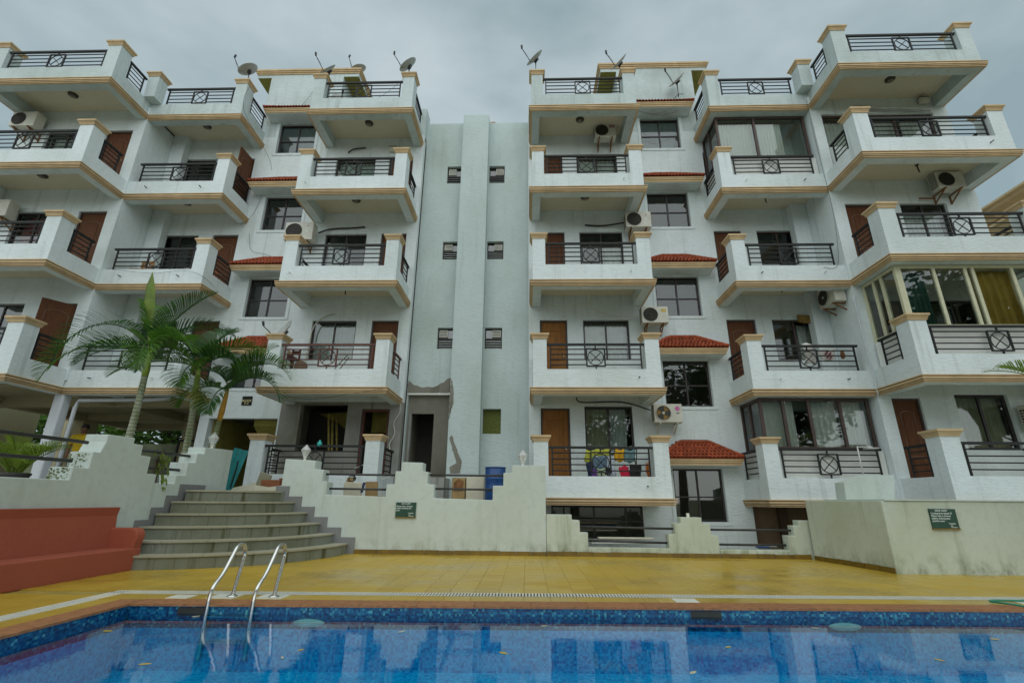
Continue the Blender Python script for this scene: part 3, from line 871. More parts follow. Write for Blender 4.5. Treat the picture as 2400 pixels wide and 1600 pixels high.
# ground floor under the left wings: columns, beams, soffit
bevelled(MB().box(-10.74, -10.46, 12.06, 12.32, 1.0, 3.64).build('column', 'column_white', bld), .04, 3)
for (x, y, wx, wy) in ((-13.6, 12.3, .35, .5), (-13.9, 16.3, .3, .6), (-10.15, 16.6, .42, .6), (-15.8, 17.6, .4, .6), (-7.5, 17.5, .3, .6)):
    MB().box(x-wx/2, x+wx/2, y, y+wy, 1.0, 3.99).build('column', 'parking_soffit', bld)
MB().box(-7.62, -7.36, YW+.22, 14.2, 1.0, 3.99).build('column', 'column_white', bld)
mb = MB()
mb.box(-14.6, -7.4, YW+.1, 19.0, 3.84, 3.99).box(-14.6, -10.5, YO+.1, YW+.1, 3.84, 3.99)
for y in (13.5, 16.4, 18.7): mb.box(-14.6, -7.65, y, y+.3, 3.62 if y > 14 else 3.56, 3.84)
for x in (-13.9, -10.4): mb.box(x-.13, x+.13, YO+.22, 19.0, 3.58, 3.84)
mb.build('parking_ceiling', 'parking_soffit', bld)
MB().tube([(-10.30, 12.3, 1.2), (-10.30, 12.3, 3.30), (-10.25, 12.3, 3.5), (-8.5, 12.5, 3.56), (-7.95, 12.5, 3.60), (-7.95, 12.5, 3.72)], .05, 8).build('drain_pipe', 'column_white', bld, smooth=True)
MB().box(-15.9, -15.7, 11.5, 16.6, 1.0, 3.99).build('parking_wall', 'parking_soffit', bld)
# brown wall under the right wing
MB().box(7.6, 10.46, YW+.23, YW+.3, -.3, 1.1).build('basement_wall', 'brown_wall', bld)
for xx in (8.35, 9.9): MB().box(xx, xx+.22, YW+.1, YW+.2, -.3, 1.02).build('basement_post', 'wood_panel', bld)
# ------------------------------------------------------------------ ground, deck, pool
PX0, PX1, PY0 = -2.42, 11.5, 1.2           # pool left, right, near side
yc = lambda x: 5.575+.040*x                # inner line of the far coping
WATER = -.085
def sheet(name, polys, mat, **p):
    mb = MB()
    for q in polys: mb.poly(q)
    return mb.build(name, mat, None, **p)
far = 400
B_ = .3
pa, pb, pc, pd = (PX0-.24, PY0-.3), (PX1+.24, PY0-.3), (PX1+.24, yc(PX1+.24)+.24), (PX0-.24, yc(PX0-.24)+.24)
def zq(pts, z): return [(x, y, z) for x, y in pts]
sheet('ground', [zq(q, -.06) for q in (
    [(-far, -far), (far, -far), (far, pa[1]), (-far, pa[1])],
    [(-far, pa[1]), pa, pd, (-far, pd[1])], [pb, (far, pa[1]), (far, pc[1]), pc],
    [(-far, pd[1]), pd, pc, (far, pc[1]), (far, far), (-far, far)])], 'earth', kind='structure')
deck = sheet('pool_deck', [zq(q, -.012) for q in (
    [(-4.9, -3), (14, -3), (14, pa[1]), (-4.9, pa[1])], [(-4.9, pa[1]), pa, pd, (-4.9, pd[1])],
    [pb, (14, pa[1]), (14, pc[1]), pc], [(-4.9, pd[1]), pd, pc, (14, pc[1]), (14, 10.6), (-4.9, 10.6)])], 'deck_base', kind='structure')
# glazed floor tiles laid in rows; a strip of tile, the drain grating, then the deck
tw = .30
tm = MB().box(-tw/2+.0018, tw/2-.0018, -tw/2+.0018, tw/2-.0018, -.011, 0); tile2 = tm.mesh('floor_tile', 'deck_tile')
cand = []
for j in range(-1, 18):
    for i in range(-17, 45):
        x = i*tw+.05
        if j == -1: y = yc(x)+.24+.15
        else: y = yc(x)+.24+.30+.21+tw*(j+.5)
        if x < -4.45 or x > 12.5: continue
        if x < PX0-.55 and j == -1: continue
        if y > 10.62: continue
        if x > 7.9 and y > 8.75: continue
        if math.hypot(x+4.65, y-10.5) < 2.45: continue
        cand.append((x, y, 0))
for i in range(7):
    for j in range(0, 20):
        x = (-2.79, -3.28, -3.58, -3.88, -4.18, -9, -9)[i]; y = yc(-2.6)+.24+.30+.21-.15-tw*j+.0
        if x < -4.4 or y < 2.4: continue
        if y+.15 > yc(x)+.75+.02: continue
        cand.append((x, y, 1))
cand.sort(key=lambda c_: (c_[0]-1.735)**2*.3+c_[1]**2)
rest = MB()
for q, (x, y, f_) in enumerate(cand):
    if q < 300:
        o = link('floor_tile', tile2, deck); o.location = (x, y, -.003 if f_ else 0); o.rotation_euler = (0, 0, .040 if not f_ else 0)
    else:
        n0 = len(rest.v); rest.box(-tw/2+.0018, tw/2-.0018, -tw/2+.0018, tw/2-.0018, -.011, 0)
        rest.xform(Matrix.Translation((x, y, -.003 if f_ else 0)) @ Matrix.Rotation(.04 if not f_ else 0, 4, 'Z'), n0)
rest.build('floor_tiles', 'deck_tile', deck, kind='stuff')
# the basin
basin = MB()
q1, q2, q3, q4 = (PX0, PY0), (PX1, PY0), (PX1, yc(PX1)), (PX0, yc(PX0))
D_ = -.60
basin.poly(zq([q1, q2, q3, q4], D_))
for a_, b2 in ((q1, q4), (q4, q3), (q3, q2), (q2, q1)):
    basin.poly([(*a_, D_), (*b2, D_), (*b2, -.22), (*a_, -.22)])
basin_o = basin.build('pool_basin', 'mosaic', None, kind='structure')
bd = MB()
for a_, b2 in ((q1, q4), (q4, q3), (q3, q2), (q2, q1)): bd.poly([(*a_, -.22), (*b2, -.22), (*b2, -.016), (*a_, -.016)])
bd.build('border_band', 'mosaic_border', basin_o)
e_ = .004
sheet('pool_water', [zq([(PX0+e_, PY0+e_), (PX1-e_, PY0+e_), (PX1-e_, yc(PX1)-e_), (PX0+e_, yc(PX0)-e_)], WATER)], 'water', kind='structure')
# coping stones
cw = .60
cm = MB().box(-cw/2+.002, cw/2-.002, -.02, .245, -.018, .004); cme = cm.mesh('coping_stone', 'coping')
x = PX0+cw/2
i = 0
while x < PX1:
    o = link('coping_stone', cme, deck); o.location = (x, yc(x), 0); o.rotation_euler = (0, 0, .04); x += cw
y = yc(PX0)+.20-cw/2
while y > PY0:
    o = link('coping_stone', cme, deck); o.location = (PX0, y, 0); o.rotation_euler = (0, 0, math.pi/2); y -= cw
x = PX0
while x < PX1:
    o = link('coping_stone', cme, deck); o.location = (x, PY0, 0); o.rotation_euler = (0, 0, math.pi); x += cw
# overflow grating along two sides of the pool
gr = thing('drain_grating', 'white slatted overflow grating set in the deck along the pool', 'drain')
sl = MB(); fr = MB()
x = -3.10
while x < 12.0:
    y = yc(x)+.24+.30+.015
    sl.box(x-.010, x+.010, y, y+.175, -.008, .003); x += .038
y = 6.1
while y > 2.2:
    sl.box(-3.11, -2.94, y-.010, y+.010, -.008, .003); y -= .038
for dy in (.24+.30+.002, .24+.30+.19):
    fr.poly([(-3.1, yc(-3.1)+dy, .002), (12, yc(12)+dy, .002), (12, yc(12)+dy+.012, .002), (-3.1, yc(-3.1)+dy+.012, .002)])
fr.box(-3.125, -3.112, 2.2, 6.1, -.008, .002).box(-2.938, -2.925, 2.2, 6.1, -.008, .002)
MB().poly([(-3.1, yc(-3.1)+.545, -.0095), (12, yc(12)+.545, -.0095), (12, yc(12)+.74, -.0095), (-3.1, yc(-3.1)+.74, -.0095)]).poly([(-3.112, 2.2, -.0095), (-2.938, 2.2, -.0095), (-2.938, 6.0, -.0095), (-3.112, 6.0, -.0095)]).build('channel_shade', 'plastic_black', gr)  # black sheet just under the slats, painting the shade in the gaps
sl.build('slats', 'grate_white', gr, kind='stuff'); fr.build('frame', 'grate_white', gr)
for nm, xx, dy, w_ in (('white square plate in the deck left of the ladder', -2.13, .30, .24), ('white square plate under the near ladder foot', -1.66, .31, .30), ('white square plate under the far ladder foot', -1.13, .31, .30), ('white skimmer lid beside the coping in front of the stepped wall', 3.52, .28, .26), ('white skimmer lid at the right end of the deck near the hose', 7.45, .34, .3)):
    o = MB().box(xx-w_/2, xx+w_/2, yc(xx)+dy-.02, yc(xx)+dy+w_-.06, -.009, .0045).build('cover_plate', 'plate_white'); tag(o, nm, 'plate', 'white plates set in the pool deck')
# skimmer mouths and underwater lights
for i, xx in enumerate((-1.75, 3.60)):
    o = MB().box(xx-.17, xx+.17, yc(xx)-.006, yc(xx)+.0, -.105, -.030).build('skimmer_mouth', 'ac_dark', basin_o)
for i, xx in enumerate((-.52, 5.05)):
    m_ = MB().lathe([(.0, -.02), (.15, -.02), (.17, 0), (.15, .02), (.06, .035), (0, .036)], (0, 0, 0), 20)
    m_.xform(Matrix.Translation((xx, yc(xx)-.01, -.165)) @ Matrix.Scale(.22, 4, (0, 0, 1)) @ Matrix.Rotation(math.pi/2, 4, 'X'))
    o = m_.build('pool_light', 'plate_white', smooth=True)
    tag(o, ['round underwater light on the pool wall beside the ladder', 'round underwater light on the pool wall right of the balcony reflection'][i], 'light', 'underwater lights')

# raised paving behind the walls
sheet('terrace_paving', [zq(q, 1.2) for q in ([(-60, -10), (-5.0, -10), (-5.0, 10.8), (-60, 10.8)], [(-60, 10.8), (-3.45, 10.8), (-3.45, 60), (-60, 60)])]+[zq([(-3.45, 10.7), (2.0, 10.7), (2.0, 60), (-3.45, 60)], 1.05)], 'concrete_floor', kind='structure')
MB().poly([(2.0, 10.8, -.1), (2.0, 20, -.1), (2.0, 20, 1.05), (2.0, 10.8, 1.05)]).poly([(-3.45, 10.8, 1.05), (-3.45, 20, 1.05), (-3.45, 20, 1.2), (-3.45, 10.8, 1.2)]).build('terrace_edge', 'concrete_floor', None, kind='structure')

# ------------------------------------------------------------------ stepped walls
def stepped(name, prof, fn0, fn1, mat, label, cat='wall'):
    root = thing(name, label, cat)
    o = MB().prism(prof, fn0, fn1).build('wall_body', mat, root); bevelled(o, .012, 2)
    return root
YR = 10.5
rw = [(-3.50, -.05), (2.13, -.05), (2.13, 1.77), (1.42, 1.77), (1.42, 1.61), (1.24, 1.61), (1.24, 1.35), (1.02, 1.35), (1.02, 1.06), (-.22, 1.09), (-.22, 1.36), (-.37, 1.37), (-.37, 1.62), (-.49, 1.63), (-.49, 1.81), (-.95, 1.82), (-.95, 1.63), (-1.07, 1.63), (-1.07, 1.365), (-1.24, 1.36), (-1.24, 1.11), (-2.52, 1.14), (-2.52, 1.40), (-2.63, 1.41), (-2.63, 1.65), (-2.83, 1.66), (-2.83, 1.84), (-3.50, 1.87)]
wl = stepped('retaining_wall', rw, lambda x, z: (x, YR, z), lambda x, z: (x, YR+.34, z), 'pool_wall', 'long off-white retaining wall with stepped top and dark pipe rails beside the stairs')
for xa, xb, z in ((-2.66, -1.05, 1.56), (-2.55, -1.22, 1.26), (-.40, 1.26, 1.56), (-.25, 1.04, 1.275)):
    MB().tube([(xa, YR+.17, z+.006), (xb, YR+.17, z-.004)], .022, 8).build('pipe_rail', 'pipe_rail', wl, smooth=True)
rw2 = [(2.135, -.05), (5.60, -.05), (5.60, .42), (5.46, .43), (5.46, .64), (5.30, .64), (5.30, .76), (4.87, .76), (4.87, .64), (4.74, .64), (4.74, .44), (4.60, .43), (4.60, .17), (2.98, .17), (2.98, .45), (2.82, .45), (2.82, .68), (2.66, .69), (2.66, .79), (2.135, .79)]
wl2 = stepped('low_stepped_wall', rw2, lambda x, z: (x, YR+.01, z), lambda x, z: (x, YR+.26, z), 'pool_wall_mossy', 'low mossy white wall with stepped posts below the laundry balcony')
for xa, xb, z in ((2.80, 4.76, .545), (2.96, 4.62, .275)):
    MB().tube([(xa, YR+.14, z+.012), (xb, YR+.14, z-.012)], .022, 8).build('pipe_rail', 'pipe_rail', wl2, smooth=True)
MB().box(5.04, 5.09, YR+.1, YR+.15, .76, .84).build('stub', 'plate_white', wl2)
rw3 = [(5.605, -.05), (7.72, -.05), (7.72, .62), (7.62, .63), (7.62, .72), (7.24, .72), (7.24, .62), (7.12, .62), (7.12, .43), (6.98, .43), (6.98, .16), (5.605, .16)]
wl3 = stepped('low_stepped_wall', rw3, lambda x, z: (x, YR+.015, z), lambda x, z: (x, YR+.255, z), 'pool_wall_mossy', 'short mossy stepped wall with pipe rails meeting the shower wall')
for xa, xb, z in ((5.44, 7.16, .525), (5.58, 7.02, .245)):
    MB().tube([(xa, YR+.14, z), (xb, YR+.14, z)], .022, 8).build('pipe_rail', 'pipe_rail', wl3, smooth=True)
# skirting tiles at the wall feet
def skirting(parent, a, b_, h=.085):
    A, B = Vector((*a, 0)), Vector((*b_, 0)); n_ = int((B-A).length/.3); d = (B-A).normalized(); ang = math.atan2(d.y, d.x)
    for i in range(n_):
        o = MB().box(.004, (B-A).length/n_-.004, -.014, 0, -.004, h+random.uniform(-.006, .006)).build('skirting_tile', 'skirting', parent)
        o.matrix_local = Matrix.Translation(A+d*((B-A).length*i/n_)) @ Matrix.Rotation(ang, 4, 'Z')
skirting(wl, (-1.9, YR-.001), (2.13, YR-.001)); skirting(wl2, (2.14, YR+.009), (5.60, YR+.009)); skirting(wl3, (5.61, YR+.014), (7.38, YR+.014))
# shower wall at the right
sw = thing('shower_wall', 'broad off-white shower wall with green notice at the right of the deck', 'wall')
pl = [(7.62, 8.55), (16.0, 8.62), (16.0, 10.4), (7.72, 10.45), (7.40, 10.45)]
o = MB().prism(pl, lambda x, y: (x, y, -.05), lambda x, y: (x, y, 1.105)).build('wall_body', 'pool_wall_mossy', sw); bevelled(o, .012, 2)
MB().prism([(7.66, 8.53), (16.0, 8.60), (16.0, 10.38), (7.74, 10.38)], lambda x, y: (x, y, 1.107), lambda x, y: (x, y, 1.128)).build('coping_slab', 'pool_wall', sw)
skirting(sw, (7.402, 10.43), (7.622, 8.56))
sb = MB().prism([(7.99, 1.13), (8.92, 1.13), (9.02, 1.60), (8.46, 1.60), (8.01, 1.45)], lambda x, z: (x, 10.05, z), lambda x, z: (x, 10.35, z)).build('shower_post', 'pool_wall')
tag(sb, 'small off-white slanted block standing on the shower wall', 'block')
sh = thing('outdoor_shower', 'thin white shower pipe with flat head rising from the slanted block', 'shower')
MB().tube([(8.52, 10.2, 1.6), (8.52, 10.2, 2.16), (8.82, 10.2, 2.16)], .013, 8).build('pipe', 'cable_white', sh, smooth=True)
MB().box(8.68, 8.90, 10.12, 10.28, 2.12, 2.145).build('shower_head', 'dish_grey', sh)

# left wall beside the pool, parallel to the pool's side
XL = -4.8
lw = [(2.0, -.05), (10.68, -.05), (10.68, 2.06), (9.73, 2.03), (9.73, 1.90), (9.52, 1.89), (9.52, 1.71), (9.31, 1.70), (9.31, 1.46), (9.06, 1.45), (9.06, 1.30), (8.57, 1.29), (8.57, 1.44), (8.34, 1.44), (8.34, 1.72), (8.11, 1.73), (8.11, 1.89), (7.90, 1.90), (7.90, 1.99), (7.36, 1.98), (7.36, 1.87), (7.30, 1.70), (7.18, 1.70), (7.18, 1.46), (6.92, 1.46), (6.92, 1.28), (4.2, 1.28), (4.2, 1.46), (4.0, 1.46), (4.0, 1.7), (3.8, 1.7), (3.8, 1.9), (3.2, 1.9), (3.2, 1.28), (2.0, 1.28)]
wl4 = stepped('side_wall', lw, lambda y, z: (XL, y, z), lambda y, z: (XL-.36, y, z), 'pool_wall', 'streaked off-white stepped wall behind the red bench on the left')
for ya, yb, z in ((4.0, 7.20, 1.83), (4.1, 7.02, 1.545), (8.09, 9.80, 1.83), (8.32, 9.60, 1.55)):
    MB().tube([(XL-.15, ya, z), (XL-.15, yb, z+.004)], .026, 8).build('pipe_rail', 'pipe_rail', wl4, smooth=True)
mo = MB()
for i in range(110):
    y = random.choice((6.925, 7.185))-.004; x = XL-.34+random.random()**1.8*.30; z = 1.28+random.random()*.17+(.18 if y > 7 else 0)
    if y > 7: z = 1.47+random.random()*.2
    s_ = random.uniform(.004, .013); mo.box(x-s_, x+s_, y-.003-s_*.3, y, z-s_*.8, z+s_*.8)
mo.build('moss_patch', 'moss', wl4, kind='stuff')

# ------------------------------------------------------------------ curved stairs
st = thing('curved_stairs', 'grey stone quarter-round stairs with stained risers rising to the building', 'stairs')
CX, CY = -4.65, 10.5
hs = [.202, .388, .588, .787, .990, 1.196]
rad = [2.71, 2.40, 2.09, 1.79, 1.49, 1.19]
for i in range(6):
    h0 = hs[i-1] if i else 0; h1 = hs[i]; r_ = rad[i]; rin = rad[i+1] if i < 5 else .0
    a0, a1 = -math.pi/2-.06, 0.0
    # tread made of stone pieces, with a nosing beyond the riser
    npc = max(3, int(r_*1.6/.62))
    for q in range(npc):
        t0 = a0+(a1-a0)*q/npc+.0015/r_; t1 = a0+(a1-a0)*(q+1)/npc-.0015/r_
        seg = 6; mb = MB(); ro = r_+.022; ri = max(.02, rin-.06)
        outl = [(CX+ro*math.cos(t0+(t1-t0)*j/seg), CY+ro*math.sin(t0+(t1-t0)*j/seg)) for j in range(seg+1)] + [(CX+ri*math.cos(t1+(t0-t1)*j/seg), CY+ri*math.sin(t1+(t0-t1)*j/seg)) for j in range(seg+1)]
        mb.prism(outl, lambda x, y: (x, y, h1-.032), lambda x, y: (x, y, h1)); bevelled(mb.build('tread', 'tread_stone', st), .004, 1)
    npr = max(5, int(r_*1.6/.27))
    for q in range(npr):
        jit = random.uniform(0, .004)
        t0 = a0+(a1-a0)*q/npr+.002/r_; t1 = a0+(a1-a0)*(q+1)/npr-.002/r_
        seg = 3; mb = MB(); ro = r_-jit; ri = r_-.05
        outl = [(CX+ro*math.cos(t0+(t1-t0)*j/seg), CY+ro*math.sin(t0+(t1-t0)*j/seg)) for j in range(seg+1)] + [(CX+ri*math.cos(t1+(t0-t1)*j/seg), CY+ri*math.sin(t1+(t0-t1)*j/seg)) for j in range(seg+1)]
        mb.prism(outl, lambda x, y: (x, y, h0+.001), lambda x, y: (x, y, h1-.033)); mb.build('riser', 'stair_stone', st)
    core = [(CX+(r_-.045)*math.cos(a0+(a1-a0)*j/16), CY+(r_-.045)*math.sin(a0+(a1-a0)*j/16)) for j in range(17)]+[(CX, CY)]
    MB().prism(core, lambda x, y: (x, y, h0-.005), lambda x, y: (x, y, h1-.034)).build('core', 'grey_stone', st)
    # stone skirting climbing both walls
    xr = CX+r_; xn = CX+rin if i < 5 else CX+.9
    MB().box(xn+.15, xr+.15, YR-.02, YR-.001, h0 if i else .0, h1+.11).build('string_stone', 'grey_stone', st)
    ya = CY-r_; yb = CY-rin if i < 5 else CY-.45
    MB().box(XL+.001, XL+.018, ya-.10, yb-.10, h0 if i else .0, h1+.10).build('string_stone', 'grey_stone', st)
MB().box(XL+.002, -3.4, 10.45, 10.86, 1.0, 1.199).build('landing', 'stair_stone', st)
MB().box(XL-.3, -3.48, 10.86, 11.6, 1.0, 1.215).build('landing_floor', 'tread_stone', st)

# ------------------------------------------------------------------ red bench
bn = thing('built_in_bench', 'terracotta red masonry bench with rounded arm along the left wall', 'bench')
o = MB().box(XL+.003, -4.28, 2.0, 7.93, -.01, .315).build('seat', 'red_paint', bn); bevelled(o, .02, 3)
o = MB().prism([(XL+.004, .31), (XL+.12, .31), (XL+.06, .78), (XL+.085, .90), (XL+.004, .90)], lambda x, z: (x, 2.0, z), lambda x, z: (x, 7.86, z)).build('backrest', 'red_paint', bn); bevelled(o, .008, 2)
arm = [(XL+.005, .30), (-4.30, .30), (-4.27, .45)] + [(-4.27-.11+.11*math.cos(t_), .49+.11*math.sin(t_)) for t_ in (0, .4, .8, 1.2, 1.57)] + [(XL+.005, .60)]
o = MB().prism(arm, lambda x, z: (x, 7.76, z), lambda x, z: (x, 7.935, z)).build('armrest', 'red_paint', bn); bevelled(o, .02, 3)

# ------------------------------------------------------------------ pool ladder
ld = thing('pool_ladder', 'stainless steel pool ladder with two arched handrails', 'ladder')
for dx in (0, .466):
    xf = -1.575+dx; yb = yc(xf)+.395; yf = yc(xf)+.028-.05
    key = [(xf, yb, .0), (xf, yb+.03, .12), (xf, yb+.10, .36), (xf, yb+.115, .45), (xf, yb+.075, .525), (xf, yb+.0, .548), (xf, yb-.07, .52), (xf, yb-.13, .44), (xf, yb-.26, .27), (xf-.005, yf+.045, .17), (xf-.01, yf+.012, .09), (xf-.01, yf, -.02), (xf-.01, yf, -.2), (xf-.01, yf, -.5)]
    P_ = [Vector(q) for q in key]; pts = []
    for i in range(len(P_)-1):
        p0, p1, p2, p3 = P_[max(i-1, 0)], P_[i], P_[i+1], P_[min(i+2, len(P_)-1)]
        for j in range(4):
            t_ = j/4; pts.append(.5*((2*p1)+(-p0+p2)*t_+(2*p0-5*p1+4*p2-p3)*t_*t_+(-p0+3*p1-3*p2+p3)*t_**3))
    pts.append(P_[-1])
    MB().tube(pts, .0205, 14).build('handrail', 'steel', ld, smooth=True)
    MB().lathe([(.058, 0), (.058, .008), (.03, .022), (.022, .024)], (xf, yb, .004), 16).build('foot_flange', 'steel', ld, smooth=True)
for z in (-.10, -.33): MB().box(-1.57, -1.13, yc(-1.4)-.06, yc(-1.4)-.0, z-.012, z).build('rung', 'steel', ld)

# ------------------------------------------------------------------ signs
def text(body, size, x, y, z, mat, parent, align='LEFT', bold=0):
    cu = bpy.data.curves.new('lettering', 'FONT'); cu.body = body; cu.size = size; cu.align_x = align; cu.extrude = .0008; cu.offset = bold
    tmp = bpy.data.objects.new('lettering_tmp', cu)
    me = bpy.data.meshes.new_from_object(tmp); bpy.data.objects.remove(tmp); bpy.data.curves.remove(cu)
    me.materials.clear(); me.materials.append(MATS[mat])
    o = link('lettering', me, parent); o.location = (x, y, z); o.rotation_euler = (math.pi/2, 0, 0)
    return o
def sign(x0, x1, z0, z1, y, lines, label):
    root = thing('notice_board', label, 'sign')
    MB().box(x0, x1, y-.025, y-.002, z0, z1).build('board', 'sign_green', root)
    MB().box(x0-.005, x1+.01, y-.03, y-.001, z0-.022, z0-.001).build('ledge', 'skirting', root)
    for b_, s_, u, v_, al in lines: text(b_, s_, x0+(x1-x0)*u, y-.027, z0+(z1-z0)*v_, 'sign_print', root, al, .0009)
    return root
sign(-.995, -.575, .715, 1.0, YR, [('DEAR GUEST', .034, .5, .875, 'CENTER'), ('Please take a shower', .040, .03, .69, 'LEFT'), ('before entering the', .040, .03, .55, 'LEFT'), ('pool', .040, .03, .41, 'LEFT'), ('THANKS', .030, .62, .22, 'LEFT'), ('Mgt.', .024, .66, .12, 'LEFT'), ('C-2 Housing', .020, .66, .04, 'LEFT')], 'green notice board on the stepped retaining wall asking guests to shower')
sign(8.345, 8.765, .685, .985, 8.555, [('DEAR GUEST', .034, .45, .875, 'CENTER'), ('Coming from beach !!!', .037, .03, .73, 'LEFT'), ('Please take a shower', .037, .03, .60, 'LEFT'), ('before entering the', .037, .03, .47, 'LEFT'), ('pool & room', .037, .03, .34, 'LEFT'), ('THANKS', .028, .62, .21, 'LEFT'), ('Mgt.', .022, .68, .115, 'LEFT'), ('C-2 Housing', .019, .68, .04, 'LEFT')], 'green notice board on the shower wall at the right')
bs = thing('block_plaque', 'small black plaque lettered BLOCK C-2 above the entrance', 'sign')
MB().box(-6.49, -6.20, YW-.022, YW-.001, 3.595, 3.855).build('plate', 'sign_black', bs)
text('BLOCK', .085, -6.345, YW-.024, 3.70, 'sign_gold', bs, 'CENTER', .002); text('C-2', .085, -6.345, YW-.024, 3.628, 'sign_gold', bs, 'CENTER', .002)
# ------------------------------------------------------------------ lamps on posts and soffits
def post_lamp(x, y, z, label, s=1):
    r_ = thing('post_lamp', label, 'lamp', 'faceted glass lamps on the wall posts')
    MB().lathe([(.05, 0), (.03, .01), (.025, .05), (.045, .06), (.045, .075)], (x, y, z), 10).build('base', 'plate_white', r_)
    MB().lathe([(.02, .07), (.055, .10), (.105, .215), (.10, .235), (.0, .345)], (x, y, z), 8).build('globe', 'lamp_glass', r_)
post_lamp(-4.98, 10.2, 2.05, 'faceted glass lamp on the post left of the stairs')
post_lamp(-3.15, 10.67, 1.855, 'faceted glass lamp on the wall post right of the stairs')
post_lamp(1.65, 10.67, 1.77, 'faceted glass lamp on the wall end beside the blue drum')
def soffit_lamp(x, y, z, label, tube_only=False):
    r_ = thing('ceiling_lamp', label, 'lamp', 'round lamps under the balcony slabs')
    if tube_only:
        MB().tube([(x, y, z), (x, y, z-.10), (x+.02, y, z-.24)], .018, 8).build('holder', 'lamp_bronze', r_)
        MB().lathe([(.05, -.015), (.05, -.002)], (x, y, z), 10).build('rose', 'lamp_bronze', r_)
    else:
        MB().lathe([(.0, -.075), (.09, -.07), (.12, -.05), (.135, -.02), (.135, -.002)], (x, y, z), 16).build('rim', 'lamp_bronze', r_, smooth=True)
        MB().lathe([(.0, -.10), (.05, -.095), (.085, -.074)], (x, y, z), 16).build('lens', 'lamp_lens', r_, smooth=True)
for x, y, k, lb in ((-9.07, 12.75, 4, 'round bronze lamp under the roof slab of the left middle wing'), (-9.1, 12.77, 3, 'round bronze lamp under the third-floor slab of the left middle wing'), (-12.45, 11.35, 4, 'round bronze lamp under the roof slab of the far left wing'), (-12.45, 11.35, 3, 'round bronze lamp under the third-floor slab of the far left wing'), (-12.45, 11.35, 2, 'round bronze lamp under the second-floor slab of the far left wing'), (-3.52, 12.72, 4, 'round bronze lamp under the roof slab left of the central wall'), (-3.62, 12.72, 3, 'round bronze lamp under the third-floor slab left of the central wall'), (3.5, 12.7, 4, 'round bronze lamp under the roof slab right of the central wall'), (3.55, 12.7, 3, 'round bronze lamp under the third-floor slab right of the central wall'), (12.5, 11.3, 4, 'round bronze lamp under the roof slab of the far right wing')):
    soffit_lamp(x, y, ZC[k]+.2, lb)
for x, y, k, lb in ((9.04, 12.73, 3, 'bare lamp holder under the third-floor slab of the right middle wing'), (12.57, 11.37, 3, 'bare hanging lamp holder under the third-floor slab of the far right wing'), (-3.6, 12.72, 2, 'bare lamp holder under the second-floor slab left of the central wall'), (9.0, 12.7, 2, 'bare lamp holder under the second-floor slab of the right middle wing')):
    soffit_lamp(x, y, ZC[k]+.2, lb, True)

